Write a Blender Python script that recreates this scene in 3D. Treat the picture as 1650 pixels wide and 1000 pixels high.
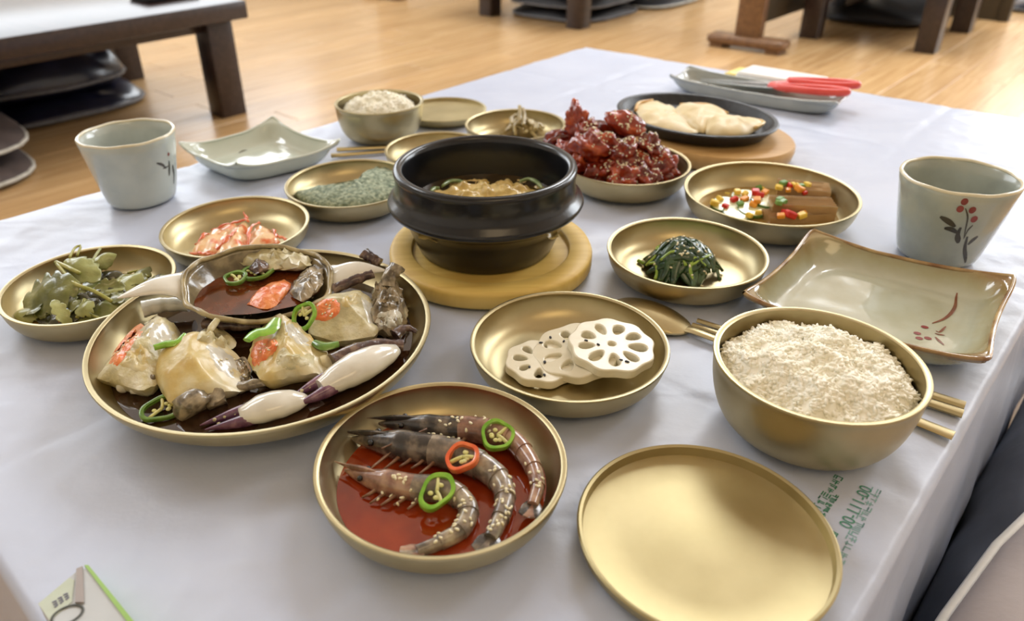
import bpy, bmesh, math, random
import numpy as np
from mathutils import Vector, Matrix, noise
from mathutils.bvhtree import BVHTree

for o in list(bpy.data.objects): bpy.data.objects.remove(o)
sc = bpy.context.scene
COL = sc.collection

# ------------------------------------------------------------------ camera
T = 0.33                       # height of the table top above the floor (m)
F = 1212.4                     # focal length in pixels of the 1650 px frame
PITCH, ROLL = math.radians(29.63), math.radians(-1.41)
PX, PY = 755.0, 460.0          # principal point
CAM = Vector((0, 0, T + 0.32))
FW = Vector((0, math.cos(PITCH), -math.sin(PITCH)))
_up = Vector((0, math.sin(PITCH), math.cos(PITCH))); _rt = Vector((1, 0, 0))
RT = _rt * math.cos(ROLL) + _up * math.sin(ROLL)
UP = _up * math.cos(ROLL) - _rt * math.sin(ROLL)
cd = bpy.data.cameras.new('camera'); cam = bpy.data.objects.new('camera', cd); COL.objects.link(cam)
cd.sensor_width = 36.0; cd.sensor_fit = 'HORIZONTAL'; cd.lens = F / 1650 * 36.0
cd.shift_x = (825 - PX) / 1650; cd.shift_y = -(500 - PY) / 1650
cd.clip_start = 0.02; cd.clip_end = 60
M = Matrix.Identity(4)
for i in range(3):
    M[i][0] = RT[i]; M[i][1] = UP[i]; M[i][2] = -FW[i]; M[i][3] = CAM[i]
cam.matrix_world = M
cd.dof.use_dof = True; cd.dof.focus_distance = 0.52; cd.dof.aperture_fstop = 7.1
sc.camera = cam

# ------------------------------------------------------------------ light, exposure
sc.view_settings.view_transform = 'Standard'; sc.view_settings.look = 'None'
sc.view_settings.gamma = 1.0; sc.view_settings.use_curve_mapping = False
sc.view_settings.exposure = 1.0
w = bpy.data.worlds.new('world'); sc.world = w; w.use_nodes = True
w.node_tree.nodes['Background'].inputs[0].default_value = (0.9, 0.95, 1.0, 1)
w.node_tree.nodes['Background'].inputs[1].default_value = 0.3

FC = Vector((0.237, 1.478, 0))               # far corner of the laid table
E1 = Vector((-0.6947, -0.7193, 0))           # along its left edge, towards the camera
E2 = Vector((0.7193, -0.6947, 0))            # along its far right edge
TL, TW = 1.20, 0.822
def tb(a, b, z=0.0): return FC + E1 * a + E2 * b + Vector((0, 0, z))
ANG1 = math.atan2(E1.y, E1.x); ANG2 = math.atan2(E2.y, E2.x)

def area(name, loc, aim, sx, sy, power, col, spread=math.pi):
    l = bpy.data.lights.new(name, 'AREA'); l.shape = 'RECTANGLE'; l.size = sx; l.size_y = sy
    l.energy = power; l.color = col; l.spread = spread
    o = bpy.data.objects.new(name, l); COL.objects.link(o); o.location = loc
    d = (Vector(aim) - Vector(loc)).normalized()
    z = -d; x = Vector((E1.x, E1.y, 0)); x = (x - z * x.dot(z)).normalized(); y = z.cross(x)
    m = Matrix.Identity(4)
    for i in range(3): m[i][0] = x[i]; m[i][1] = y[i]; m[i][2] = z[i]; m[i][3] = loc[i]
    o.matrix_world = m
    return o
CZ = 2.35
for i, (a, b, pw, col) in enumerate([(-1.75, -0.3, 22, (0.92, 0.96, 1.0)), (1.3, -1.7, 13, (0.92, 0.96, 1.0)),
                                (-2.3, -1.2, 15, (0.92, 0.96, 1.0)), (-2.2, 1.6, 20, (0.92, 0.96, 1.0)), (1.7, 1.9, 4.5, (1, 0.74, 0.42))]):
    p = tb(a, b, CZ - 0.03)
    area('ceiling_lamp', p, p - Vector((0, 0, 1)), 1.4, 0.7, pw, col)
p = tb(-0.3, -3.1, 1.35); area('window_daylight', p, tb(-0.3, 0, 0.6), 2.6, 1.3, 22, (0.84, 0.92, 1.0))
p = tb(-4.2, 1.2, 1.45); area('window_daylight', p, tb(0, 0.9, 0.3), 1.5, 2.2, 44, (0.86, 0.93, 1.0))

# ------------------------------------------------------------------ pixel helpers (photo pixel -> point on a level plane)
def P(x, y, dz=0.0):
    d = FW * F + RT * (x - PX) - UP * (y - PY)
    return CAM + d * ((T + dz - CAM.z) / d.z)
def PF(x, y, z=0.0): return P(x, y, z - T)
def pix(p):
    d = Vector(p) - CAM; z = d.dot(FW)
    return PX + F * d.dot(RT) / z, PY - F * d.dot(UP) / z

# ------------------------------------------------------------------ mesh helpers
def lin(c):
    f = lambda v: v / 12.92 if v <= 0.04045 else ((v + 0.055) / 1.055) ** 2.4
    return tuple(f(v / 255.0) for v in c) + (1.0,)

def tag(o, label=None, cat=None, group=None, kind=None):
    if label: o['label'] = label
    if cat: o['category'] = cat
    if group: o['group'] = group
    if kind: o['kind'] = kind
    return o
def thing(name, label, cat, loc=(0, 0, 0), group=None, rotz=0.0):
    o = bpy.data.objects.new(name, None); COL.objects.link(o)
    o.location = loc; o.rotation_euler = (0, 0, rotz); o.empty_display_size = 0.02
    return tag(o, label, cat, group)
def mesh(name, vf, mat, smooth=45):
    v, f = vf
    me = bpy.data.meshes.new(name); me.from_pydata([tuple(map(float, p)) for p in v], [], f)
    me.update()
    me.polygons.foreach_set('use_smooth', [True] * len(me.polygons))
    if smooth < 179: me.set_sharp_from_angle(angle=math.radians(smooth))
    if mat: me.materials.append(mat)
    return me
def obj(name, vf, mat, parent=None, origin=None, smooth=45):
    """vertices in world space; a top-level mesh gets its origin at its base, a part is relative to its parent"""
    v = np.array([tuple(p) for p in vf[0]], dtype=float)
    if parent is not None:
        org = np.array(wloc(parent)); loc = (0, 0, 0)
        me = mesh(name, (v - org, vf[1]), mat, smooth)
    else:
        org = np.array(tuple(origin)) if origin is not None else np.array([(v[:, 0].min() + v[:, 0].max()) / 2, (v[:, 1].min() + v[:, 1].max()) / 2, v[:, 2].min()])
        me = mesh(name, (v - org, vf[1]), mat, smooth); loc = tuple(org)
    o = bpy.data.objects.new(name, me); COL.objects.link(o); o.location = loc
    if parent is not None: o.parent = parent
    return o
def wloc(o):
    v = Vector(o.location)
    while o.parent is not None:
        o = o.parent; v = v + Vector(o.location)
    return v
def lobj(name, vf, mat, parent=None, smooth=45):
    """local-space part"""
    me = mesh(name, vf, mat, smooth); o = bpy.data.objects.new(name, me); COL.objects.link(o)
    if parent is not None: o.parent = parent
    return o
def copy_tree(o, parent=None):
    c = o.copy(); COL.objects.link(c); c.parent = parent
    for ch in [x for x in bpy.data.objects if x.parent == o]: copy_tree(ch, c)
    return c
def join(*L):
    V = []; Fc = []
    for v, f in L:
        n = len(V); V += [tuple(p) for p in v]; Fc += [tuple(i + n for i in q) for q in f]
    return V, Fc
def xf(vf, m): return [tuple(m @ Vector(p)) for p in vf[0]], vf[1]
def mv(vf, d): return [(p[0] + d[0], p[1] + d[1], p[2] + d[2]) for p in vf[0]], vf[1]

def lathe(prof, n=64, c=(0, 0, 0), sx=1.0, sy=1.0, rot=0.0, wob=None):
    V = []; Fc = []; rows = []
    ca, sa = math.cos(rot), math.sin(rot)
    for (r, z) in prof:
        if r < 1e-6:
            rows.append([len(V)]); V.append((c[0], c[1], c[2] + z)); continue
        row = []
        for i in range(n):
            a = 2 * math.pi * i / n; k = r * (wob(a, z) if wob else 1.0)
            x, y = k * math.cos(a) * sx, k * math.sin(a) * sy
            row.append(len(V)); V.append((c[0] + x * ca - y * sa, c[1] + x * sa + y * ca, c[2] + z))
        rows.append(row)
    for A, B in zip(rows, rows[1:]):
        if len(A) == 1 and len(B) == 1: continue
        for i in range(n):
            j = (i + 1) % n
            if len(A) == 1: Fc.append((A[0], B[j], B[i]))
            elif len(B) == 1: Fc.append((A[i], A[j], B[0]))
            else: Fc.append((A[i], A[j], B[j], B[i]))
    return V, Fc

def spline(pts, n):
    pts = [Vector(p) for p in pts]
    if len(pts) == 2: return [pts[0].lerp(pts[1], i / (n - 1)) for i in range(n)]
    q = [pts[0] * 2 - pts[1]] + pts + [pts[-1] * 2 - pts[-2]]
    dens = []
    for k in range(len(pts) - 1):
        a, b, c_, d = q[k:k + 4]
        for s in range(12):
            t = s / 12
            dens.append(0.5 * ((2 * b) + (c_ - a) * t + (2 * a - 5 * b + 4 * c_ - d) * t * t + (3 * b - a - 3 * c_ + d) * t ** 3))
    dens.append(pts[-1])
    L = [0]
    for a, b in zip(dens, dens[1:]): L.append(L[-1] + (b - a).length)
    out = []; k = 0
    for i in range(n):
        s = L[-1] * i / (n - 1)
        while k < len(L) - 2 and L[k + 1] < s: k += 1
        t = (s - L[k]) / max(L[k + 1] - L[k], 1e-9); out.append(dens[k].lerp(dens[k + 1], t))
    return out

def tube(pts, rad, n=8, cap=True, up=(0, 0, 1)):
    """swept tube; rad: number or list of r or (r_side, r_up)"""
    pts = [Vector(p) for p in pts]; m = len(pts)
    if not isinstance(rad, (list, tuple)): rad = [rad] * m
    V = []; Fc = []; up = Vector(up); side = None
    for i, p in enumerate(pts):
        t = (pts[min(i + 1, m - 1)] - pts[max(i - 1, 0)]).normalized()
        u = up - t * up.dot(t)
        if u.length < 1e-3: u = Vector((1, 0, 0)) - t * t.x
        u.normalize(); s = u.cross(t); r = rad[i]; rs, ru = r if isinstance(r, (tuple, list)) else (r, r)
        for k in range(n):
            a = 2 * math.pi * k / n; V.append(tuple(p + s * (rs * math.cos(a)) + u * (ru * math.sin(a))))
    for i in range(m - 1):
        for k in range(n):
            j = (k + 1) % n; Fc.append((i * n + k, i * n + j, (i + 1) * n + j, (i + 1) * n + k))
    if cap:
        Fc.append(tuple(reversed(range(n)))); Fc.append(tuple((m - 1) * n + k for k in range(n)))
    return V, Fc

def nz(p, f, seed=0.0): return noise.noise(Vector(p) * f + Vector((seed * 7.31, seed * 3.17, seed * 1.93)))
def jit(vf, amp, freq, seed=0, axis=None):
    out = []
    for p in vf[0]:
        d = Vector((nz(p, freq, seed), nz(p, freq, seed + 11), nz(p, freq, seed + 23))) * amp
        out.append((p[0] + d.x, p[1] + d.y, p[2] + d.z))
    return out, vf[1]

def pillow(poly, z0, z1, n=30, rings=6, flat=0.5, amp=0.0, freq=120, seed=0, rough=0.0, mid=0.35, dome=2.2, shrink=0.86, cuts=()):
    """solid from an outline of world xy points: rounded lump between z0 and z1"""
    pts = [Vector((p[0], p[1], 0)) for p in poly]
    pts = spline(pts + [pts[0]], n + 1)[:-1]
    c = sum(pts, Vector((0, 0, 0))) / n
    V = []; rows = []
    levels = [(shrink * 0.6, 0.0), (shrink, 0.03)]
    levels += [(1.0 - (1 - shrink) * 0.3, mid * 0.5), (1.0, mid)]
    for k in range(1, rings):
        s = 1 - k / rings; h = mid + (1 - mid) * (1 - s ** dome); levels.append((s * (1 - flat) + flat * math.sqrt(max(0, 1 - ((h - mid) / (1 - mid)) ** 2)) if k < rings - 1 else s, h))
    for (s, h) in levels:
        row = []
        for p in pts:
            q = c + (p - c) * s; z = z0 + (z1 - z0) * h
            w_ = min(1, h * 3)
            for (an, sl, h0) in cuts:
                z = min(z, z0 + (z1 - z0) * h0 - sl * ((q.x - c.x) * math.cos(an) + (q.y - c.y) * math.sin(an)))
            z = max(z, z0 + 0.0005 * h)
            row.append(len(V)); V.append((q.x + rough * nz((q.x, q.y, z), freq * 2, seed + 5) * w_, q.y + rough * nz((q.x, q.y, z), freq * 2, seed + 9) * w_, z + (amp * nz((q.x, q.y, z), freq, seed) + amp * 0.4 * nz((q.x, q.y, z), freq * 3.1, seed + 2)) * w_))
        rows.append(row)
    Fc = []
    for A, B in zip(rows, rows[1:]):
        for i in range(n):
            j = (i + 1) % n; Fc.append((A[i], A[j], B[j], B[i]))
    Fc.append(tuple(reversed(rows[0])))
    zc_ = min([z1] + [z0 + (z1 - z0) * h0 for (_, _, h0) in cuts])
    ct = len(V); V.append((c.x, c.y, zc_ + amp * nz((c.x, c.y, z1), freq, seed)))
    for i in range(n): Fc.append((rows[-1][i], rows[-1][(i + 1) % n], ct))
    return V, Fc

def ppoly(L, dz): return [P(x, y, dz) for x, y in L]

_ico = {}
def ico(sub):
    if sub not in _ico:
        bm = bmesh.new(); bmesh.ops.create_icosphere(bm, subdivisions=sub, radius=1.0)
        _ico[sub] = ([tuple(v.co) for v in bm.verts], [tuple(v.index for v in f.verts) for f in bm.faces]); bm.free()
    return _ico[sub]
def blob(c, r, seed=0, amp=0.0, freq=1.5, sub=3, rot=None):
    v, f = ico(sub); R_ = rot or Matrix.Identity(3); out = []
    for p in v:
        k = 1 + amp * nz(p, freq, seed) + amp * 0.5 * nz(p, freq * 2.3, seed + 3)
        q = R_ @ Vector((p[0] * r[0] * k, p[1] * r[1] * k, p[2] * r[2] * k)); out.append((c[0] + q.x, c[1] + q.y, c[2] + q.z))
    return out, f
def eul(a, b, c): 
    from mathutils import Euler
    return Euler((a, b, c)).to_matrix()

def box(cx, cy, cz, sx, sy, sz, bev=0.0, rot=0.0, seg=2):
    bm = bmesh.new(); bmesh.ops.create_cube(bm, size=1.0)
    for v in bm.verts: v.co = Vector((v.co.x * sx, v.co.y * sy, v.co.z * sz))
    if bev > 0: bmesh.ops.bevel(bm, geom=bm.edges[:], offset=bev, segments=seg, profile=0.5, affect='EDGES')
    bm.verts.index_update()
    m = Matrix.Translation((cx, cy, cz)) @ Matrix.Rotation(rot, 4, 'Z')
    r = [tuple(m @ v.co) for v in bm.verts], [tuple(v.index for v in f.verts) for f in bm.faces]
    bm.free(); return r

def plate2d(outer, holes, th, dome=None):
    """flat plate with real holes (local xy), thickness th"""
    bm = bmesh.new(); edges = []
    for loop in [outer] + holes:
        vs = [bm.verts.new((p[0], p[1], 0)) for p in loop]
        edges += [bm.edges.new((a, b)) for a, b in zip(vs, vs[1:] + vs[:1])]
    bmesh.ops.triangle_fill(bm, use_beauty=True, edges=edges)
    bmesh.ops.recalc_face_normals(bm, faces=bm.faces[:])
    if bm.faces[0].normal.z < 0: bmesh.ops.reverse_faces(bm, faces=bm.faces[:])
    r = bmesh.ops.extrude_face_region(bm, geom=bm.faces[:])
    for v in [g for g in r['geom'] if isinstance(g, bmesh.types.BMVert)]: v.co.z += th
    bmesh.ops.recalc_face_normals(bm, faces=bm.faces[:])
    bm.verts.index_update()
    out = [tuple(v.co) for v in bm.verts], [tuple(v.index for v in f.verts) for f in bm.faces]
    bm.free(); return out

def sheet(fn, nu, nv, th):
    """thin solid from fn(u,v)->Vector, u,v in 0..1, thickened downwards along the normal"""
    g = [[Vector(fn(i / nu, j / nv)) for j in range(nv + 1)] for i in range(nu + 1)]
    V = []; W = []
    for i in range(nu + 1):
        for j in range(nv + 1):
            du = g[min(i + 1, nu)][j] - g[max(i - 1, 0)][j]; dv = g[i][min(j + 1, nv)] - g[i][max(j - 1, 0)]
            nn = du.cross(dv)
            nn = nn.normalized() if nn.length > 1e-12 else Vector((0, 0, 1))
            V.append(tuple(g[i][j])); W.append(tuple(g[i][j] - nn * th))
    n0 = len(V); id_ = lambda i, j: i * (nv + 1) + j; Fc = []
    for i in range(nu):
        for j in range(nv):
            q = (id_(i, j), id_(i + 1, j), id_(i + 1, j + 1), id_(i, j + 1)); Fc.append(q); Fc.append(tuple(n0 + k for k in reversed(q)))
    bd = [id_(i, 0) for i in range(nu + 1)] + [id_(nu, j) for j in range(1, nv + 1)] + [id_(i, nv) for i in range(nu - 1, -1, -1)] + [id_(0, j) for j in range(nv - 1, 0, -1)]
    for a, b in zip(bd, bd[1:] + bd[:1]): Fc.append((b, a, n0 + a, n0 + b))
    return V + W, Fc

def world_vf(os_):
    V = []; Fc = []
    for o in os_:
        L = wloc(o); n = len(V)
        if o.type != 'MESH': continue
        V += [tuple(v.co + L) for v in o.data.vertices]; Fc += [tuple(i + n for i in p.vertices) for p in o.data.polygons]
    return V, Fc
def tree(os_): return BVHTree.FromPolygons(*world_vf(os_))
def drop(t, x, y):
    h = t.ray_cast(Vector((x, y, 2)), Vector((0, 0, -1))); return (h[0], h[1]) if h[0] is not None else (None, None)
def look(t, px, py):
    d = (FW * F + RT * (px - PX) - UP * (py - PY)).normalized(); h = t.ray_cast(CAM, d); return (h[0], h[1]) if h[0] is not None else (None, None)
def align(nrm, spin=0.0):
    q = Vector((0, 0, 1)).rotation_difference(Vector(nrm)); return (q.to_matrix() @ Matrix.Rotation(spin, 3, 'Z'))
def kids(o): return [c for c in bpy.data.objects if c.parent == o]

# ------------------------------------------------------------------ materials
def pm(name, c1, c2=None, scale=40.0, rough=0.5, metal=0.0, bump=0.0, bscale=None, coat=0.0, coatr=0.08, sss=0.0, trans=0.0,
       ramp=(0.35, 0.65), detail=4.0, spec=0.5, stretch=None, c3=None, ior=1.45, rvar=0.0, emit=None):
    m = bpy.data.materials.new(name); m.use_nodes = True; nt = m.node_tree; N = nt.nodes; Lk = nt.links
    b = N['Principled BSDF']
    b.inputs['Base Color'].default_value = lin(c1); b.inputs['Roughness'].default_value = rough; b.inputs['Metallic'].default_value = metal
    b.inputs['Specular IOR Level'].default_value = spec; b.inputs['IOR'].default_value = ior
    b.inputs['Coat Weight'].default_value = coat; b.inputs['Coat Roughness'].default_value = coatr
    b.inputs['Transmission Weight'].default_value = trans
    if sss: b.inputs['Subsurface Weight'].default_value = sss; b.inputs['Subsurface Radius'].default_value = (0.006, 0.0048, 0.0032); b.inputs['Subsurface Scale'].default_value = 1.0
    tc = N.new('ShaderNodeTexCoord'); src = tc.outputs['Object']
    if stretch:
        mp = N.new('ShaderNodeMapping'); mp.inputs['Scale'].default_value = stretch; Lk.new(src, mp.inputs['Vector']); src = mp.outputs['Vector']
    if c2 is not None:
        t = N.new('ShaderNodeTexNoise'); t.inputs['Scale'].default_value = scale; t.inputs['Detail'].default_value = detail; Lk.new(src, t.inputs['Vector'])
        r = N.new('ShaderNodeValToRGB'); r.color_ramp.elements[0].position = ramp[0]; r.color_ramp.elements[1].position = ramp[1]
        r.color_ramp.elements[0].color = lin(c1); r.color_ramp.elements[1].color = lin(c2)
        if c3 is not None:
            e = r.color_ramp.elements.new((ramp[0] + ramp[1]) / 2); e.color = lin(c3)
        Lk.new(t.outputs['Fac'], r.inputs['Fac']); Lk.new(r.outputs['Color'], b.inputs['Base Color'])
        if rvar:
            mr = N.new('ShaderNodeMapRange'); mr.inputs['To Min'].default_value = rough - rvar; mr.inputs['To Max'].default_value = rough + rvar
            Lk.new(t.outputs['Fac'], mr.inputs['Value']); Lk.new(mr.outputs['Result'], b.inputs['Roughness'])
    if bump:
        t2 = N.new('ShaderNodeTexNoise'); t2.inputs['Scale'].default_value = bscale or scale; t2.inputs['Detail'].default_value = 5; Lk.new(src, t2.inputs['Vector'])
        bp = N.new('ShaderNodeBump'); bp.inputs['Strength'].default_value = bump; bp.inputs['Distance'].default_value = 0.002
        Lk.new(t2.outputs['Fac'], bp.inputs['Height']); Lk.new(bp.outputs['Normal'], b.inputs['Normal'])
    return m

BRASS = pm('satin_brass', (182, 169, 131), (192, 179, 141), 30, rough=0.38, metal=1.0, bump=0.03, bscale=60, rvar=0.05)
BRASS2 = pm('satin_brass_lid', (172, 159, 119), (184, 171, 131), 25, rough=0.44, metal=1.0, bump=0.04, bscale=25, rvar=0.06)
GOLD = pm('polished_cutlery_brass', (194, 180, 140), None, rough=0.38, metal=1.0)

def wood_mat(name, c1, c2, c3, rough=0.3, axis=0, gscale=(1.2, 26, 26), rnd=0.25, coat=0.0):
    m = bpy.data.materials.new(name); m.use_nodes = True; nt = m.node_tree; N = nt.nodes; Lk = nt.links; b = N['Principled BSDF']
    tc = N.new('ShaderNodeTexCoord'); oi = N.new('ShaderNodeObjectInfo'); mp = N.new('ShaderNodeMapping'); mp.inputs['Scale'].default_value = gscale
    ad = N.new('ShaderNodeVectorMath'); ad.operation = 'ADD'; mul = N.new('ShaderNodeVectorMath'); mul.operation = 'SCALE'; mul.inputs['Scale'].default_value = 17.0
    cx = N.new('ShaderNodeCombineXYZ')
    for k in range(3): Lk.new(oi.outputs['Random'], cx.inputs[k])
    Lk.new(cx.outputs[0], mul.inputs[0]); Lk.new(tc.outputs['Object'], ad.inputs[0]); Lk.new(mul.outputs[0], ad.inputs[1]); Lk.new(ad.outputs[0], mp.inputs['Vector'])
    t = N.new('ShaderNodeTexNoise'); t.inputs['Scale'].default_value = 3.0; t.inputs['Detail'].default_value = 6; t.inputs['Distortion'].default_value = 0.6; Lk.new(mp.outputs[0], t.inputs['Vector'])
    r = N.new('ShaderNodeValToRGB'); r.color_ramp.elements[0].position = 0.32; r.color_ramp.elements[0].color = lin(c1); r.color_ramp.elements[1].position = 0.68; r.color_ramp.elements[1].color = lin(c2)
    e = r.color_ramp.elements.new(0.5); e.color = lin(c3); Lk.new(t.outputs['Fac'], r.inputs['Fac'])
    hs = N.new('ShaderNodeHueSaturation'); mr = N.new('ShaderNodeMapRange'); mr.inputs['To Min'].default_value = 1 - rnd; mr.inputs['To Max'].default_value = 1 + rnd
    Lk.new(oi.outputs['Random'], mr.inputs['Value']); Lk.new(mr.outputs[0], hs.inputs['Value']); Lk.new(r.outputs[0], hs.inputs['Color']); Lk.new(hs.outputs[0], b.inputs['Base Color'])
    b.inputs['Roughness'].default_value = rough; b.inputs['Coat Weight'].default_value = coat
    bp = N.new('ShaderNodeBump'); bp.inputs['Strength'].default_value = 0.06; bp.inputs['Distance'].default_value = 0.001; Lk.new(t.outputs['Fac'], bp.inputs['Height']); Lk.new(bp.outputs[0], b.inputs['Normal'])
    return m
FLOORW = wood_mat('laminate_oak', (172, 134, 90), (200, 166, 120), (187, 150, 104), rough=0.27, rnd=0.07)
DARKW = wood_mat('dark_lacquer_wood', (44, 33, 30), (62, 47, 42), (52, 39, 35), rough=0.3, rnd=0.05)
MIDW = wood_mat('brown_screen_wood', (104, 74, 50), (132, 98, 66), (118, 86, 58), rough=0.35, rnd=0.05)
PINE = wood_mat('pale_pine', (214, 178, 92), (230, 198, 112), (222, 188, 100), rough=0.5, gscale=(3, 40, 10), rnd=0.04)
BEECH = wood_mat('beech_board', (200, 156, 96), (216, 174, 114), (208, 166, 106), rough=0.5, gscale=(3, 40, 10), rnd=0.02)
WALLM = pm('wall_paper', (226, 222, 212), (232, 228, 220), 6, rough=0.8)
CEILM = pm('ceiling_paint', (240, 238, 232), (244, 242, 238), 6, rough=0.9)
SKIRT = pm('baseboard_brown', (92, 64, 44), (108, 78, 54), 30, rough=0.4)

# ------------------------------------------------------------------ room
A0, A1, B0, B1 = -4.4, 3.2, -3.3, 4.2          # extents along E1 / E2 from the table's far corner
def quad_box(name, a0, a1, b0, b1, z0, z1, mat, parent=None, origin=None):
    c = [tb(a0, b0), tb(a1, b0), tb(a1, b1), tb(a0, b1)]
    v = [(p.x, p.y, z) for z in (z0, z1) for p in c]
    f = [(0, 1, 2, 3), (7, 6, 5, 4), (4, 5, 1, 0), (5, 6, 2, 1), (6, 7, 3, 2), (7, 4, 0, 3)]
    bm = bmesh.new(); vs = [bm.verts.new(p) for p in v]; [bm.faces.new([vs[i] for i in q]) for q in f]
    bmesh.ops.recalc_face_normals(bm, faces=bm.faces[:]); bm.verts.index_update()
    vf = [tuple(x.co) for x in bm.verts], [tuple(x.index for x in q.verts) for q in bm.faces]; bm.free()
    return obj(name, vf, mat, parent, origin)
floor = thing('floor', 'honey-coloured wood strip floor of the dining room', 'floor'); del floor['category']; tag(floor, kind='structure')
quad_box('subfloor', A0 - 0.1, A1 + 0.1, B0 - 0.1, B1 + 0.1, -0.05, -0.003, FLOORW, floor)
PW_, PLN = 0.13, 1.0
pm_box = box(0, 0, -0.0065, PLN - 0.0016, PW_ - 0.0016, 0.013, 0.0012, 0, 1)
plank_me = mesh('plank', pm_box, FLOORW, 30)
random.seed(3); nb = 0
for j in range(int(B0 / PW_) - 1, int(B1 / PW_) + 1):
    off = random.random() * PLN
    for i in range(-6, 5):
        a = i * PLN + off; b = j * PW_
        seen = False
        for s in (-0.5, -0.25, 0, 0.25, 0.5):
            p = tb(a + s * PLN, b)
            if (p - CAM).dot(FW) < 0.1: continue
            x, y = pix(p)
            if -160 < x < 1810 and -90 < y < 1100:
                a_, b_ = a + s * PLN, b
                if not (0.1 < a_ < TL - 0.1 and 0.1 < b_ < TW - 0.1): seen = True
        if seen and A0 < a < A1 and nb < 299:
            o = bpy.data.objects.new('plank', plank_me); COL.objects.link(o); o.parent = floor
            o.location = tb(a, b); o.rotation_euler = (0, 0, ANG1); nb += 1
print('planks', nb)
for nm, ext in dict(wall_back=(A0 - 0.1, A0, B0, B1), wall_front=(A1, A1 + 0.1, B0, B1), wall_left=(A0 - 0.1, A1 + 0.1, B0 - 0.1, B0), wall_right=(A0 - 0.1, A1 + 0.1, B1, B1 + 0.1)).items():
    tag(quad_box(nm, *ext, -0.05, CZ + 0.1, WALLM), kind='structure')
tag(quad_box('ceiling', A0 - 0.1, A1 + 0.1, B0 - 0.1, B1 + 0.1, CZ, CZ + 0.1, CEILM), kind='structure')

# ------------------------------------------------------------------ furniture
def low_table(label, a_dir, corner, length, width, top_z, leg=0.075, th=0.04, inset=0.06, apron=0.035, group=None):
    """corner: world xy of one top corner; runs `length` along a_dir and `width` along a_dir rotated +90deg"""
    x = Vector((math.cos(a_dir), math.sin(a_dir), 0)); y = Vector((-x.y, x.x, 0))
    c = Vector((corner[0], corner[1], 0)) + x * length / 2 + y * width / 2
    t = thing('low_table', label, 'table', (c.x, c.y, 0), group, a_dir)
    lobj('tabletop', box(0, 0, top_z - th / 2, length, width, th, 0.004), DARKW, t)
    hx, hy = length / 2 - inset - leg / 2, width / 2 - inset - leg / 2
    lg = box(0, 0, (top_z - th) / 2, leg, leg, top_z - th, 0.003)
    for sx in (-1, 1):
        for sy in (-1, 1): lobj('leg', mv(lg, (sx * hx, sy * hy, 0)), DARKW, t)
    for s in (-1, 1):
        lobj('apron', box(0, s * hy, top_z - th - apron / 2, 2 * hx - leg, 0.022, apron, 0.002), DARKW, t)
        lobj('apron', box(s * hx, 0, top_z - th - apron / 2, 0.022, 2 * hy - leg, apron, 0.002), DARKW, t)
    return t
# the laid table (hidden beneath its sheet)
tc_ = tb(TL / 2, TW / 2)
lt = thing('low_table', 'low dining table carrying the meal beneath the white plastic sheet', 'table', (tc_.x, tc_.y, 0), None, ANG1)
lobj('tabletop', box(0, 0, T - 0.004 - 0.0175, TL - 0.006, TW - 0.006, 0.035, 0.004), DARKW, lt)
for sx in (-1, 1):
    for sy in (-1, 1): lobj('leg', box(sx * (TL / 2 - 0.1), sy * (TW / 2 - 0.1), (T - 0.039) / 2, 0.07, 0.07, T - 0.039, 0.003), DARKW, lt)

# left table: near right top corner at (-.606,2.218); near edge runs along E1
low_table('dark lacquered low table standing on the floor at the upper left', ANG2 + math.pi, (-0.600, 2.222), 0.80, 1.2, 0.318, leg=0.078, th=0.048, inset=0.035, apron=0.03)
# far tables
low_table('dark low table behind the brass dishes with cushions beneath, seen as two legs', ANG1 + math.pi, (0.502, 3.246), 1.2, 0.685, 0.32, leg=0.075, inset=0.05)
low_table('dark low table at the upper right beyond the scissors tray', ANG1 + math.pi, tuple((Vector((1.685, 2.78, 0)) + (E1 + E2) * 0.06).xy), 0.58, 0.54, 0.32, leg=0.07, inset=0.025)

# partition screens: foot, post, panel
PANEL = pm('dark_panel', (58, 50, 38), (74, 64, 48), 8, rough=0.5)
def screen(label, pos, ang, length):
    t = thing('partition_screen', label, 'screen', (pos[0], pos[1], 0), None, ang)
    foot = join(box(0, 0, 0.03, 0.085, 0.30, 0.036, 0.014, 0, 3), box(0, -0.11, 0.006, 0.07, 0.05, 0.012), box(0, 0.11, 0.006, 0.07, 0.05, 0.012))
    lobj('foot', foot, MIDW, t); lobj('foot', mv(foot, (length, 0, 0)), MIDW, t)
    lobj('post', box(0, 0, 0.5, 0.035, 0.10, 0.92, 0.004), MIDW, t); lobj('post', box(length, 0, 0.5, 0.035, 0.10, 0.92, 0.004), MIDW, t)
    lobj('panel', box(length / 2, 0, 0.5, length - 0.035, 0.02, 0.84, 0.002), PANEL, t)
    lobj('rail', box(length / 2, 0, 0.94, length, 0.05, 0.04, 0.004), MIDW, t)
    return t
q = PF(1203, 79); screen('brown wooden partition screen on a rounded foot near the upper right', (q.x, q.y), ANG1 + math.pi, 0.9)
q = PF(620, -3); screen('brown partition screen foot at the top edge left of centre', (q.x, q.y), ANG1 + math.pi, 0.9)
q = PF(1585, 34); pn = thing('partition_screen', 'dark olive partition panel standing behind the upper right table', 'screen', (q.x, q.y, 0), None, ANG2)
lobj('panel', box(-0.20, 0.05, 0.45, 0.5, 0.03, 0.9, 0.003), PANEL, pn); lobj('post', box(0.06, 0.05, 0.45, 0.04, 0.05, 0.9, 0.003), PANEL, pn)

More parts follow.
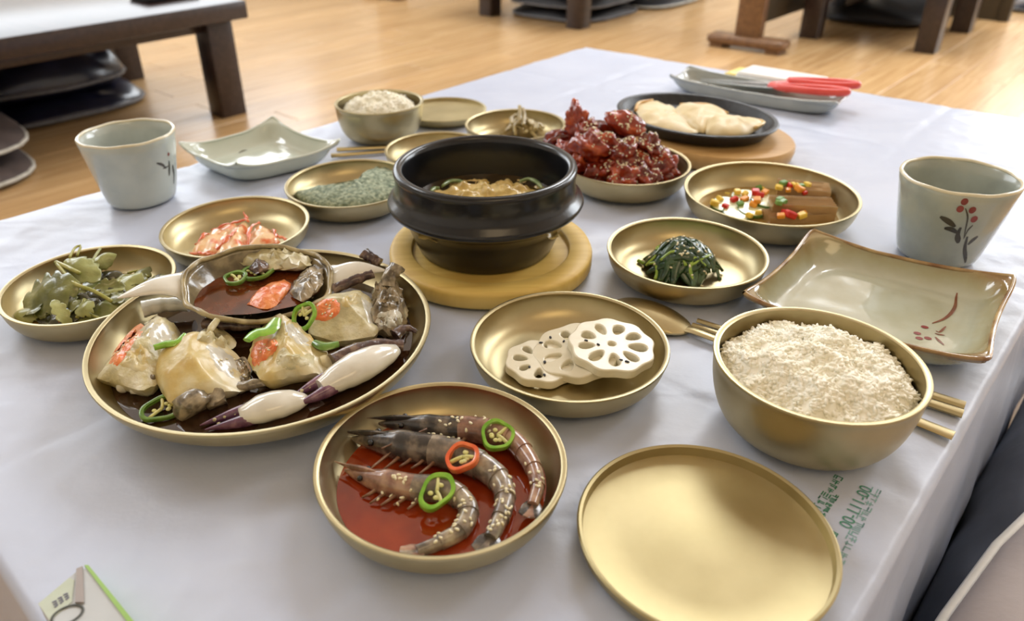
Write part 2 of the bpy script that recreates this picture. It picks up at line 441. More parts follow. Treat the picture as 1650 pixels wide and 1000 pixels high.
# cushions
def cushion_vf(w_, d_, h, seed, n=40, pw=3.6, low=0.22):
    V = []; Fc = []; rings = 9
    rows = []
    for k in range(-rings, rings + 1):
        t = k / rings; s = 1 - 0.0 * t; row = []
        a = math.pi / 2 * t
        for i in range(n):
            th = 2 * math.pi * i / n; cx, sy = math.cos(th), math.sin(th)
            e = (abs(cx) ** pw + abs(sy) ** pw) ** (-1 / pw)
            rr = math.cos(a) ** 0.38 if abs(t) < 1 else 0.0
            rr = max(rr, 0.0)
            x = cx * e * w_ / 2 * rr; y = sy * e * d_ / 2 * rr
            cor = (abs(cx * sy) * 2) ** 4
            z = (h * (1 - low) if t > 0 else h * low) * math.sin(a) * (1 - 0.55 * cor * rr * (1 if t > 0 else 0))
            z += 0.08 * h * nz((x, y, 0), 9, seed) * (1 if t > 0 else 0.4)
            row.append((x, y, max(z + h * low, 0.0005 * (k + rings))))
        rows.append(row)
    V = [p for r in rows[1:-1] for p in r]; m = len(rows) - 2
    for k in range(m - 1):
        for i in range(n):
            j = (i + 1) % n; Fc.append((k * n + i, k * n + j, (k + 1) * n + j, (k + 1) * n + i))
    b = len(V); V += [(0, 0, rows[0][0][2]), (0, 0, rows[-1][0][2])]
    for i in range(n):
        j = (i + 1) % n; Fc.append((j, i, b)); Fc.append(((m - 1) * n + i, (m - 1) * n + j, b + 1))
    eq = [Vector(p) * 1.0 for p in rows[rings]]
    return (V, Fc), eq
def cushion(label, pos, z, size, h, mat, pmat, ang, seed=0, group=None, pr=0.005):
    t = thing('floor_cushion', label, 'cushion', (pos[0], pos[1], z), group, ang)
    vf, eq = cushion_vf(size[0], size[1], h, seed)
    lobj('pad', vf, mat, t, 179)
    eq = [Vector((p.x * 1.004, p.y * 1.004, p.z)) for p in eq]
    lobj('piping', tube(eq + [eq[0]], pr, 8, cap=False), pmat, t, 179)
    return t
NAVY = pm('navy_vinyl', (22, 22, 34), (34, 34, 52), 14, rough=0.28, bump=0.25, bscale=14, coat=0.3)
BROWNC = pm('brown_grey_cloth', (66, 56, 54), (82, 70, 66), 20, rough=0.75, bump=0.2, bscale=60)
BLACKC = pm('black_cloth', (28, 26, 28), (40, 38, 40), 14, rough=0.55, bump=0.2, bscale=20)
PIPE = pm('pale_piping', (176, 172, 160), (196, 192, 182), 60, rough=0.6)
PIPED = pm('grey_piping', (104, 102, 104), (124, 122, 122), 60, rough=0.6)
q = Vector((-0.955, 2.375, 0)) + E1 * 0.26 - E2 * 0.26
cushion('navy vinyl cushion under the upper left table, lower of two', (q.x, q.y), 0.0, (0.52, 0.52), 0.06, NAVY, PIPED, ANG1, 1)
q = q - E2 * 0.03 + E1 * 0.02
cushion('puffy navy vinyl cushion under the upper left table, upper of two', (q.x, q.y), 0.056, (0.50, 0.50), 0.15, NAVY, PIPED, ANG1 + 0.03, 2)
q = Vector((-0.99, 1.72, 0)) + E1 * 0.25 - E2 * 0.25
cushion('brown-grey cushion on the floor at the left edge, lower of two', (q.x, q.y), 0.0, (0.5, 0.5), 0.06, BROWNC, PIPE, ANG1, 3)
q = q - E2 * 0.045 - E1 * 0.02
cushion('brown-grey cushion on the floor at the left edge, upper of two', (q.x, q.y), 0.058, (0.5, 0.5), 0.07, BROWNC, PIPE, ANG1 - 0.04, 4)
q = Vector((0.30, 3.50, 0)) - E1 * 0.34
cushion('black cushion between the far table legs, lower of two', (q.x, q.y), 0.0, (0.5, 0.5), 0.05, BLACKC, PIPED, ANG1, 5)
cushion('black cushion between the far table legs, upper of two', (q.x - 0.01, q.y), 0.05, (0.5, 0.5), 0.07, BLACKC, PIPED, ANG1 + 0.03, 6)
q = PF(1056, 19) - E1 * 0.235 - E2 * 0.22
cushion('black cushion with a pale edge right of the far table legs', (q.x, q.y), 0.0, (0.48, 0.48), 0.06, BLACKC, PIPE, ANG1, 7)
q = PF(1395, 40) - E1 * 0.22
cushion('black cushion under the upper right table', (q.x, q.y), 0.0, (0.5, 0.46), 0.09, BLACKC, BLACKC, ANG1, 8)
q = PF(1648, 18) + E2 * 0.05 - E1 * 0.1
cushion('dark blue cushion at the top right corner of the floor', (q.x, q.y), 0.0, (0.3, 0.3), 0.05, NAVY, PIPED, ANG1, 9)
# near right: padded dark cushion with a seam, grey piped cushion over it
DKL = pm('dark_leather', (58, 64, 76), (76, 82, 96), 18, rough=0.38, bump=0.5, bscale=26, coat=0.15)
GREYC = pm('grey_fabric', (176, 166, 164), (188, 178, 176), 16, rough=0.8, bump=0.15, bscale=120)
WPIPE = pm('white_piping', (226, 224, 218), (236, 234, 228), 60, rough=0.5)
c_ = tb(0.55, 0.942)
dk = thing('floor_cushion', 'dark blue-grey padded leather cushion beside the table at lower right', 'cushion', (c_.x, c_.y, 0), None, ANG1)
vf, eq = cushion_vf(0.74, 0.21, 0.20, 12, 48, 4.5, 0.5); vf = jit(vf, 0.006, 16, 3)
lobj('pad', vf, DKL, dk, 179)
ring = [Vector((0.03 + 0.012 * math.cos(a), 0.1045 * math.cos(a), 0.1 + 0.1008 * math.sin(a))) for a in [2 * math.pi * i / 40 for i in range(41)]]
lobj('seam', tube(ring, 0.003, 6, cap=False), BLACKC, dk, 179)
c_ = tb(0.96, 1.096)
cushion('grey fabric cushion with white piping at the lower right corner', (c_.x, c_.y), 0.195, (1.0, 0.50), 0.06, GREYC, WPIPE, ANG1 - 0.066, 14, pr=0.0045)

# snack bag and things far right
q = PF(1585, 22); BAG = pm('green_white_foil', (150, 200, 70), (226, 232, 232), 9, rough=0.3, ramp=(0.45, 0.55))
tag(obj('snack_bag', blob((q.x, q.y, 0.085), (0.05, 0.035, 0.085), 3, 0.25, 1.3), BAG), 'small green and white bag by the dark panel at the top right', 'bag')
# folded grey cloth on the left table
q = PF(285, 2, 0.318); tag(obj('folded_cloth', jit(box(q.x - 0.05, q.y + 0.06, 0.330, 0.16, 0.12, 0.024, 0.008, ANG1, 3), 0.004, 30, 2), BLACKC), 'dark folded cloth lying on the upper left table', 'cloth')

# ------------------------------------------------------------------ the plastic table sheet
def sheet_mat():
    m = pm('white_plastic_sheet', (190, 199, 221), (201, 209, 229), 5, rough=0.36, spec=0.5, coat=0.0)
    nt = m.node_tree; N = nt.nodes; Lk = nt.links; b = N['Principled BSDF']
    tc = N['Texture Coordinate']
    mp = N.new('ShaderNodeMapping'); mp.inputs['Rotation'].default_value = (0, 0, -ANG1 + 0.5); mp.inputs['Scale'].default_value = (3.0, 9.0, 3); Lk.new(tc.outputs['Object'], mp.inputs['Vector'])
    t = N.new('ShaderNodeTexNoise'); t.noise_type = 'RIDGED_MULTIFRACTAL'; t.inputs['Scale'].default_value = 2.2; t.inputs['Detail'].default_value = 4; t.inputs['Distortion'].default_value = 1.2; Lk.new(mp.outputs[0], t.inputs['Vector'])
    t2 = N.new('ShaderNodeTexNoise'); t2.inputs['Scale'].default_value = 22; t2.inputs['Detail'].default_value = 5; Lk.new(tc.outputs['Object'], t2.inputs['Vector'])
    mx = N.new('ShaderNodeMath'); mx.operation = 'ADD'; Lk.new(t.outputs['Fac'], mx.inputs[0]); Lk.new(t2.outputs['Fac'], mx.inputs[1])
    bp = N.new('ShaderNodeBump'); bp.inputs['Strength'].default_value = 0.45; bp.inputs['Distance'].default_value = 0.003; Lk.new(mx.outputs[0], bp.inputs['Height']); Lk.new(bp.outputs[0], b.inputs['Normal'])
    return m
SHEET = sheet_mat()
OV = 0.25
def prof(s, L):
    """distance along the sheet -> (coordinate, drop); s in [-OV, L+OV]"""
    r = 0.006
    def over(d):
        if d < r * 1.57: return r * math.sin(d / r), r * (1 - math.cos(d / r))
        return r + (d - r * 1.57) * 0.045, r + (d - r * 1.57) * 0.999
    if s < 0: x, z = over(-s); return -x, z
    if s > L: x, z = over(s - L); return L + x, z
    return s, 0.0
def axis_samples(L):
    a = list(np.linspace(-OV, -0.012, 12)) + list(np.linspace(-0.010, 0, 6)) + list(np.linspace(0, L, int(L * 190)))[1:-1] + list(np.linspace(L, L + 0.010, 6)) + list(np.linspace(L + 0.012, L + OV, 12))
    return a
SA, SB = axis_samples(TL), axis_samples(TW)
V = []; Fc = []
for s in SA:
    a, za = prof(s, TL)
    for t_ in SB:
        b, zb = prof(t_, TW); p = tb(a, b)
        hang = max(za, zb)
        if za > 0 and zb > 0: hang = max(za, zb) + 0.25 * min(za, zb)
        k = min(1, hang / 0.06)
        n1 = nz((s * 1.0, t_ * 1.0, 0), 16, 2) * 0.004 * k
        if zb > 0 and za == 0: p = p + E2 * (n1 if b > 0 else -n1)
        elif za > 0 and zb == 0: p = p + E1 * (n1 if a > 0 else -n1)
        rid = 1 - abs(nz((p.x, p.y, 0), 7, 5)); dip = -0.0014 * (1 - rid ** 6) * (1 - k) - 0.0006 * (1 - abs(nz((p.x, p.y, 0.3), 22, 8))) * (1 - k)
        cre = 0.0
        for q0, q1 in ((a, 0.22), (a, 0.52), (a, 0.83), (b, 0.17), (b, 0.40), (b, 0.63)): cre += math.exp(-((q0 - q1 + 0.004 * nz((p.x, p.y, q1), 3, 2)) / 0.0055) ** 2)
        dip -= 0.0010 * min(cre, 1) * (1 - k) + 0.0008 * abs(nz((p.x, p.y, 0.7), 34, 6)) * (1 - k)
        V.append((p.x, p.y, T - hang + dip))
nbv = len(SB)
for i in range(len(SA) - 1):
    for j in range(nbv - 1): Fc.append((i * nbv + j, (i + 1) * nbv + j, (i + 1) * nbv + j + 1, i * nbv + j + 1))
cloth = obj('table_sheet', (V, Fc), SHEET, None, tb(TL / 2, TW / 2, T), 179)
tag(cloth, 'white plastic sheet covering the low table under all the dishes', 'table sheet')
CT = tree([cloth])

# ------------------------------------------------------------------ brass dishes
class Dish: pass
def bowl(name, label, cat, c, R_, h, rb=0.55, k=0.6, t=0.0022, mat=None, group=None, lip=0.0009, seed=0):
    n = 22; out = []
    for i in range(n + 1):
        a = math.pi / 2 * i / n; out.append((R_ * (rb + (1 - rb) * math.sin(a) ** k), h * (1 - math.cos(a))))
    d = Dish(); d.c = Vector((c[0], c[1], T)); d.R = R_; d.h = h; d.t = t
    inn = []
    for (r, z) in out:
        zz = t + z * (h - t) / h; inn.append((max(r - t * 1.0, 0.0), zz))
    d.inn = inn
    prof_ = [(0, 0.0004), (out[0][0] * 0.96, 0.0)] + out[:-1] + [(R_ + lip * 0.6, h - 0.0022), (R_ + lip, h - 0.001), (R_ + lip * 0.5, h), (R_ - t * 0.6, h + 0.0001), (R_ - t - 0.0004, h - 0.0008), (R_ - t - 0.0002, h - 0.0022)] + list(reversed(inn[:-2])) + [(inn[0][0] * 0.5, t * 0.93), (0, t * 0.9)]
    d.o = obj(name, lathe(prof_, 96, d.c), mat or BRASS, None, d.c, 60)
    tag(d.o, label, cat, group)
    return d
def inner_r(d, z):
    for (r0, z0), (r1, z1) in zip(d.inn, d.inn[1:]):
        if z0 <= z <= z1: return r0 + (r1 - r0) * (z - z0) / max(z1 - z0, 1e-9)
    return d.inn[-1][0] if z > d.inn[-1][1] else d.inn[0][0]

shrimp_d = bowl('brass_bowl', 'shallow brass bowl at the front holding three raw shrimps in red sauce', 'bowl', (-0.0183, 0.3218), 0.0705, 0.0255)
lotus_d = bowl('brass_bowl', 'shallow brass bowl holding white lotus root slices', 'bowl', (0.0692, 0.4385), 0.0684, 0.0245)
spin_d = bowl('brass_bowl', 'shallow brass bowl holding a dark green spinach heap', 'bowl', (0.1868, 0.5715), 0.0660, 0.025)
rice_d = bowl('rice_bowl', 'deep brass bowl filled with white rice at the right front', 'bowl', (0.2121, 0.3737), 0.0609, 0.050, rb=0.50, k=0.62, t=0.0026)
jelly_d = bowl('brass_bowl', 'large brass bowl holding brown jelly slices and chopped peppers', 'bowl', (0.2990, 0.6855), 0.0813, 0.029)
kim_d = bowl('brass_bowl', 'shallow brass bowl of red kimchi behind the crab plate', 'bowl', (-0.2195, 0.652), 0.0683, 0.0225)
leaf_d = bowl('brass_bowl', 'shallow brass bowl of wilted olive leaves at the far left', 'bowl', (-0.3106, 0.5412), 0.0669, 0.025)
crab_d = bowl('brass_platter', 'large round brass platter piled with marinated crab', 'platter', (-0.1472, 0.4557), 0.1186, 0.0330, rb=0.40, k=0.95, t=0.0024)
far_d = bowl('rice_bowl', 'deep brass bowl of white rice at the back left', 'bowl', (-0.1105, 0.971), 0.0570, 0.047, rb=0.50, k=0.62, t=0.0026)
namul_d = bowl('brass_bowl', 'shallow brass bowl of beige mushroom strips behind the black pot', 'bowl', (0.0642, 0.930), 0.0631, 0.026)
back_d = bowl('brass_bowl', 'empty-looking brass bowl half hidden behind the black pot', 'bowl', (-0.0330, 0.8495), 0.0610, 0.024)
sea_d = bowl('brass_bowl', 'shallow brass bowl holding a grey-green seaweed cake', 'bowl', (-0.1227, 0.7503), 0.0682, 0.024)
chk_d = bowl('brass_bowl', 'brass bowl heaped with glossy red meat behind the black pot', 'bowl', (0.1754, 0.779), 0.0680, 0.028)

def lid(label, c, R_, h, depth=0.0035):
    pr_ = [(0, 0.0), (R_ * 0.80, 0.0), (R_ * 0.93, 0.0012), (R_ * 0.985, h * 0.55), (R_, h), (R_ - 0.0010, h + 0.0007), (R_ - 0.0026, h), (R_ - 0.0034, h - depth), (R_ * 0.88, h - depth - 0.0012), (R_ * 0.6, h - depth - 0.0018), (R_ * 0.3, h - depth - 0.0010), (0, h - depth - 0.0006)]
    o = obj('bowl_lid', lathe(pr_, 96, (c[0], c[1], T)), BRASS2, None, (c[0], c[1], T), 50); return tag(o, label, 'lid')
lid('flat round brass bowl lid lying empty at the bottom right front', (0.1203, 0.2778), 0.0662, 0.0115, 0.0055)
lid('flat round brass bowl lid beside the far rice bowl', (-0.0285, 1.051), 0.0600, 0.0110)

# ------------------------------------------------------------------ pot and trivet
POTM = pm('black_stoneware', (17, 18, 21), (27, 28, 32), 30, rough=0.24, bump=0.12, bscale=90, coat=0.25, coatr=0.2)
pc = Vector((0.0166, 0.6175, T + 0.012))
pp = [(0, 0.0), (0.058, 0.0), (0.0605, 0.002), (0.0645, 0.012), (0.0705, 0.028), (0.0745, 0.037), (0.0815, 0.0405), (0.0855, 0.0435), (0.0865, 0.0462), (0.0852, 0.0490), (0.0815, 0.0520), (0.0792, 0.0570), (0.0785, 0.0650), (0.0793, 0.0715), (0.0798, 0.0745), (0.0790, 0.0770), (0.0765, 0.0782), (0.0735, 0.0778), (0.0716, 0.0758), (0.0708, 0.072), (0.0700, 0.060), (0.0690, 0.048), (0.0655, 0.03), (0.055, 0.012), (0.03, 0.008), (0, 0.0075)]
pot = obj('stone_pot', lathe(pp, 96, pc), POTM, None, pc, 60); tag(pot, 'black stoneware pot of soybean stew at the centre of the table', 'pot')
tv = (0.0205, 0.6095)
def oct_(a, z): return 1.0 + 0.010 * math.cos(4 * (a - ANG1)) 
trv = obj('wooden_trivet', lathe([(0, 0.0), (0.086, 0.0), (0.0905, 0.0015), (0.092, 0.004), (0.092, 0.013), (0.0908, 0.0155), (0.088, 0.0165), (0.0725, 0.0165), (0.0715, 0.0155), (0.071, 0.012), (0, 0.0118)], 80, (tv[0], tv[1], T), wob=oct_), PINE, None, (tv[0], tv[1], T), 50)
tag(trv, 'thick round pale wooden trivet under the black pot', 'trivet')
BROTH = pm('stew_broth', (52, 40, 18), (84, 64, 28), 40, rough=0.12, coat=0.5)
STEW = pm('stew_solids', (196, 168, 96), (226, 204, 140), 70, rough=0.35, bump=0.6, bscale=160, coat=0.4, c3=(208, 180, 108))
ONION = pm('green_onion', (116, 140, 84), (170, 186, 140), 60, rough=0.35, coat=0.3)
pz = 0.042
tag(obj('stew_broth', lathe([(0, pz - 0.006), (0.0675, pz - 0.006), (0.0685, pz), (0, pz)], 64, pc), BROTH), 'dark stew broth inside the black pot', 'stew', kind='stuff')
V = []; Fc = []; n = 70
for i in range(n + 1):
    for j in range(n + 1):
        x, y = (i / n * 2 - 1) * 0.058, (j / n * 2 - 1) * 0.056; rr = math.hypot(x / 0.058, y / 0.056)
        z = pz - 0.001 + max(-0.004, (1 - rr ** 2.2) * 0.008) + 0.0055 * nz((x, y, 0), 65, 3) + 0.0040 * nz((x, y, 0), 150, 4) + 0.0015 * nz((x, y, 0), 380, 4)
        V.append((pc.x + 0.001 + x, pc.y - 0.004 + y, pc.z + z))
for i in range(n):
    for j in range(n): Fc.append((i * (n + 1) + j, (i + 1) * (n + 1) + j, (i + 1) * (n + 1) + j + 1, i * (n + 1) + j + 1))
tag(obj('stew_solids', (V, Fc), STEW, None, None, 179), 'beige soybean meal floating in the black pot', 'stew', kind='stuff')
for k, L in enumerate([[(712, 300), (724, 292), (738, 291), (750, 295)], [(838, 292), (852, 288), (866, 294), (874, 304)], [(694, 309), (700, 303), (708, 303)]]):
    q = spline([P(x, y, 0.012 + pz + 0.0045) for x, y in L], 12)
    tag(obj('green_onion_slice', tube(q, [(0.0022 * math.sin(math.pi * (i + 0.8) / 12.6) + 0.0004, 0.0016) for i in range(12)], 8), ONION, None, None, 179), ['curved green onion slice at the back left of the stew', 'large curved green onion slice at the right of the stew', 'small green onion slice at the left rim of the stew'][k], 'onion slice')

# ------------------------------------------------------------------ ceramics
CEL = pm('celadon_glaze', (178, 186, 182), (196, 202, 194), 22, rough=0.2, bump=0.05, bscale=60, coat=0.6, c3=(188, 195, 188))
CEL_L = pm('pale_celadon_glaze', (192, 199, 184), (202, 208, 194), 18, rough=0.12, bump=0.06, bscale=40, coat=0.8)
GREYG = pm('grey_glaze', (166, 171, 167), (182, 187, 182), 20, rough=0.15, bump=0.04, bscale=40, coat=0.7)
CELCUP = pm('grey_green_glaze', (158, 164, 156), (182, 184, 168), 26, rough=0.22, bump=0.08, bscale=80, coat=0.6, c3=(170, 176, 166))
RIMG = pm('cream_rim_glaze', (220, 210, 178), (230, 222, 196), 60, rough=0.25, coat=0.5)
INK = pm('dark_brown_underglaze', (52, 48, 38), (66, 60, 46), 90, rough=0.25, coat=0.5)
BERRY = pm('red_brown_underglaze', (128, 48, 46), (146, 62, 56), 90, rough=0.25, coat=0.5)
RUST = pm('rust_brown_underglaze', (118, 66, 44), (136, 80, 56), 90, rough=0.25, coat=0.5)

def cup(label, c, R_, h, rb, mat, motif):
    t = thing('tea_cup', label, 'cup', (c[0], c[1], T))
    o = [(rb * 0.9, 0.0), (rb, 0.002), (rb * 1.05, 0.006)]
    for k in range(1, 9): s = k / 8; o.append((rb * 1.05 + (R_ - rb * 1.05) * (s ** 0.9), 0.006 + (h - 0.008) * s))
    th = 0.0032
    prof_ = [(0, 0.001)] + o + [(R_ - th * 0.4, h - 0.0003), (R_ - th, h - 0.002)] + [(r - th - 0.0002, z) for r, z in reversed(o[2:-1])] + [(rb * 0.7, 0.0065), (0, 0.006)]
    wob = lambda a, z: 1 + 0.010 * math.sin(2 * a + 1.0) + 0.006 * math.sin(3 * a + 0.5 + z * 40)
    obj('body', lathe(prof_, 72, (c[0], c[1], T), wob=wob), mat, t, None, 60)
    ring = []
    for i in range(73):
        a = 2 * math.pi * i / 72; k = (R_ - th * 0.5) * wob(a, h); ring.append(Vector((c[0] + k * math.cos(a), c[1] + k * math.sin(a), T + h - 0.0009 + 0.0003 * math.sin(9 * a))))
    obj('rim', tube(ring, [(0.00185, 0.00165)] * len(ring), 8, cap=False), RIMG, t, None, 179)
    def wall(a, z):
        z = min(max(z, 0.0), h)
        for (r0, z0), (r1, z1) in zip(o, o[1:]):
            if z0 <= z <= z1: r = r0 + (r1 - r0) * (z - z0) / max(z1 - z0, 1e-9); break
        else: r = o[-1][0]
        r = r * wob(a, z) + 0.00025
        return Vector((c[0] + r * math.cos(a), c[1] + r * math.sin(a), T + z))
    motif(t, wall); return t
def stroke(wall, pts, wd, mat, parent, name='painted_stroke', n=14):
    """brush stroke on a cup wall: pts (angle, z); wd metres (peak width)"""
    path = spline([Vector((a, z, 0)) for a, z in pts], n); V = []; Fc = []
    Rr = (wall(pts[0][0], pts[0][1]) - wall(pts[0][0] + 0.01, pts[0][1])).length / 0.01
    for i, p in enumerate(path):
        t_ = path[min(i + 1, n - 1)] - path[max(i - 1, 0)]; d = Vector((t_.x * Rr, t_.y)).normalized()
        w_ = wd * (0.25 + 0.75 * math.sin(math.pi * min(1, (i + 0.5) / n)) ** 0.8) / 2
        for s in (-1, -0.5, 0, 0.5, 1): V.append(tuple(wall(p.x - d.y * w_ * s / Rr, p.y + d.x * w_ * s)))
    for i in range(n - 1):
        for k in range(4): Fc.append((i * 5 + k, i * 5 + k + 1, (i + 1) * 5 + k + 1, (i + 1) * 5 + k))
    return obj(name, (V, Fc), mat, parent, None, 179)
def dab(wall, a, z, r, mat, parent, name='painted_berry', asp=1.25):
    V = [tuple(wall(a, z))]; Fc = []; Rr = (wall(a, z) - wall(a + 0.01, z)).length / 0.01; n = 16
    for i in range(n): th = 2 * math.pi * i / n; V.append(tuple(wall(a + r * math.cos(th) / Rr, z + r * asp * math.sin(th))))
    for i in range(n): Fc.append((0, 1 + i, 1 + (i + 1) % n))
    return obj(name, (V, Fc), mat, parent, None, 179)
rc = (0.4230, 0.6010); rh = 0.075
ra = math.atan2(-rc[1], -rc[0])            # the side of the cup that faces the camera
def motif_r(t, wall):
    def A(px_, py_):                       # photo pixel -> (angle, height) on the cup wall
        best = None
        for i in range(90):
            for j in range(50):
                a = ra - 1.1 + 2.2 * i / 89; z = 0.003 + 0.07 * j / 49; q = pix(wall(a, z)); e = (q[0] - px_) ** 2 + (q[1] - py_) ** 2
                if best is None or e < best[0]: best = (e, a, z)
        return best[1], best[2]
    stroke(wall, [A(1556, 334), A(1559, 350), A(1556, 368), A(1552, 385)], 0.0012, INK, t, 'painted_stem')
    stroke(wall, [A(1567, 362), A(1560, 372), A(1554, 382)], 0.0012, INK, t, 'painted_stem')
    stroke(wall, [A(1559, 381), A(1554, 400), A(1556, 423)], 0.0036, INK, t, 'painted_stem')
    for L, w_ in ((((1516, 349), (1528, 356), (1538, 365)), 0.0050), (((1522, 367), (1533, 370), (1541, 376)), 0.0044), (((1549, 366), (1544, 378), (1544, 392)), 0.0046), (((1575, 380), (1567, 387), (1560, 395)), 0.0034)):
        stroke(wall, [A(*p) for p in L], w_, INK, t, 'painted_leaf')
    for p in ((1555, 326), (1547, 338), (1568, 338), (1569, 354)): dab(wall, *A(*p), 0.0026, BERRY, t)
cup('grey-green tea cup with painted red berries at the right edge', rc, 0.0466, rh, 0.0315, CELCUP, motif_r)
lc = (-0.3580, 0.7760)
def motif_l(t, wall):
    la = math.atan2(-lc[1], -lc[0])
    def A(px_, py_):
        best = None
        for i in range(90):
            for j in range(50):
                a = la - 0.2 + 1.5 * i / 89; z = 0.003 + 0.07 * j / 49; q = pix(wall(a, z)); e = (q[0] - px_) ** 2 + (q[1] - py_) ** 2
                if best is None or e < best[0]: best = (e, a, z)
        return best[1], best[2]
    for L, w_ in ((((253, 263), (262, 266), (268, 272)), 0.0030), (((272, 258), (273, 268), (273, 283)), 0.0028), (((262, 271), (267, 270), (272, 268)), 0.0018), (((278, 266), (280, 280), (280, 296)), 0.0030)):
        stroke(wall, [A(*p) for p in L], w_, INK, t, 'painted_leaf')
    dab(wall, *A(272, 249), 0.0016, BERRY, t)
cup('pale celadon tea cup with a small painted sprig at the left', lc, 0.0490, 0.075, 0.0345, CEL, motif_l)

def square_dish(name, label, corners, h_mid, h_cor, mat, th=0.004, bow=0.06, fl=0.62, nn=44, brown=None, base=0.80):
    c0, c1, c2, c3 = [Vector((p[0], p[1], 0)) for p in corners]; cen = (c0 + c1 + c2 + c3) / 4
    def pos(u, v):
        p = c0 * ((1 - u) * (1 - v) / 4) + c1 * ((1 + u) * (1 - v) / 4) + c2 * ((1 + u) * (1 + v) / 4) + c3 * ((1 - u) * (1 + v) / 4)
        k = 1 - bow * ((1 - u * u) * v * v + (1 - v * v) * u * u) - 0.045 * (u * v) ** 8; return cen + (p - cen) * k
    def zf(u, v):
        m = (abs(u) ** 5 + abs(v) ** 5) ** 0.2; m = min(m, 1.16)
        s = max(0, (m - fl) / (1 - fl)); hh = h_mid * min(s, 1.0) ** 1.7
        return 0.0045 + (hh - 0.0045) * min(1, s) + (h_cor - h_mid) * (abs(u * v)) ** 3.0
    G = [[None] * (nn + 1) for _ in range(nn + 1)]
    V = []; Fc = []
    gr = [math.sin(math.pi / 2 * (-1 + 2 * i / nn)) for i in range(nn + 1)]
    for i, u in enumerate(gr):
        for j, v in enumerate(gr): p = pos(u, v); V.append((p.x, p.y, T + zf(u, v) + 0.0006 * nz((p.x, p.y, 0), 45, 4)))
    n0 = len(V)
    for i, u in enumerate(gr):
        for j, v in enumerate(gr):
            m = max(abs(u), abs(v)); p = pos(u * (1 + 0.012 * m), v * (1 + 0.012 * m)); z = zf(u, v) - th - 0.0 if m > 0.0 else 0
            if m < base: p = pos(u, v)
            V.append((p.x, p.y, T + max(0.0, z - 0.0005) if m < 0.97 else T + zf(u, v) - th * (0.5 if m > 0.995 else 0.9)))
    I = lambda i, j: i * (nn + 1) + j
    for i in range(nn):
        for j in range(nn):
            q = (I(i, j), I(i + 1, j), I(i + 1, j + 1), I(i, j + 1)); Fc.append(q); Fc.append(tuple(n0 + k for k in reversed(q)))
    bd = [I(i, 0) for i in range(nn + 1)] + [I(nn, j) for j in range(1, nn + 1)] + [I(i, nn) for i in range(nn - 1, -1, -1)] + [I(0, j) for j in range(nn - 1, 0, -1)]
    for a, b in zip(bd, bd[1:] + bd[:1]): Fc.append((b, a, n0 + a, n0 + b))
    t = thing(name, label, 'dish', (cen.x, cen.y, T))
    o = obj('body', (V, Fc), mat, t, None, 70)
    bm = bmesh.new(); bm.from_mesh(o.data); bmesh.ops.recalc_face_normals(bm, faces=bm.faces[:]); bm.to_mesh(o.data); bm.free()
    rim = [Vector(V[k]) + Vector((0, 0, -0.0008)) for k in bd]
    rim = spline(rim + [rim[0]], 160)
    obj('rim', tube(rim, [(0.0019, 0.0016)] * len(rim), 8, cap=False), brown or mat, t, None, 179)
    t2 = tree([o]); return t, t2
def ochre_dish():
    m = bpy.data.materials.new('ash_glaze_brown_edge'); m.use_nodes = True; nt = m.node_tree; N = nt.nodes; Lk = nt.links; b = N['Principled BSDF']
    tc = N.new('ShaderNodeTexCoord'); sx = N.new('ShaderNodeSeparateXYZ'); Lk.new(tc.outputs['Object'], sx.inputs[0])
    n1 = N.new('ShaderNodeTexNoise'); n1.inputs['Scale'].default_value = 35; n1.inputs['Detail'].default_value = 6; Lk.new(tc.outputs['Object'], n1.inputs['Vector'])
    ma = N.new('ShaderNodeMath'); ma.operation = 'MULTIPLY_ADD'; ma.inputs[1].default_value = 0.020; Lk.new(n1.outputs['Fac'], ma.inputs[0]); Lk.new(sx.outputs['Z'], ma.inputs[2])
    mr = N.new('ShaderNodeMapRange'); mr.inputs['From Min'].default_value = 0.012; mr.inputs['From Max'].default_value = 0.040; Lk.new(ma.outputs[0], mr.inputs['Value'])
    r = N.new('ShaderNodeValToRGB'); E_ = r.color_ramp.elements; E_[0].position = 0.05; E_[0].color = lin((192, 194, 174)); E_[1].position = 0.98; E_[1].color = lin((134, 94, 54))
    e = E_.new(0.45); e.color = lin((170, 164, 128)); e = E_.new(0.72); e.color = lin((158, 138, 92)); Lk.new(mr.outputs[0], r.inputs['Fac']); Lk.new(r.outputs[0], b.inputs['Base Color'])
    b.inputs['Roughness'].default_value = 0.14; b.inputs['Coat Weight'].default_value = 0.8; b.inputs['Coat Roughness'].default_value = 0.05
    bp = N.new('ShaderNodeBump'); bp.inputs['Strength'].default_value = 0.12; bp.inputs['Distance'].default_value = 0.003; n2 = N.new('ShaderNodeTexNoise'); n2.inputs['Scale'].default_value = 30; Lk.new(tc.outputs['Object'], n2.inputs['Vector'])
    Lk.new(n2.outputs['Fac'], bp.inputs['Height']); Lk.new(bp.outputs[0], b.inputs['Normal']); return m
ASH = ochre_dish()
BROWNRIM = pm('iron_brown_rim', (128, 86, 48), (190, 162, 110), 45, rough=0.2, coat=0.7)
rd, rdt = square_dish('square_dish', 'square ash-glazed dish with brown rim and painted sprig at the right', [(0.2060, 0.4950), (0.3403, 0.3980), (0.4325, 0.5120), (0.3073, 0.6075)], 0.020, 0.0265, ASH, brown=BROWNRIM)
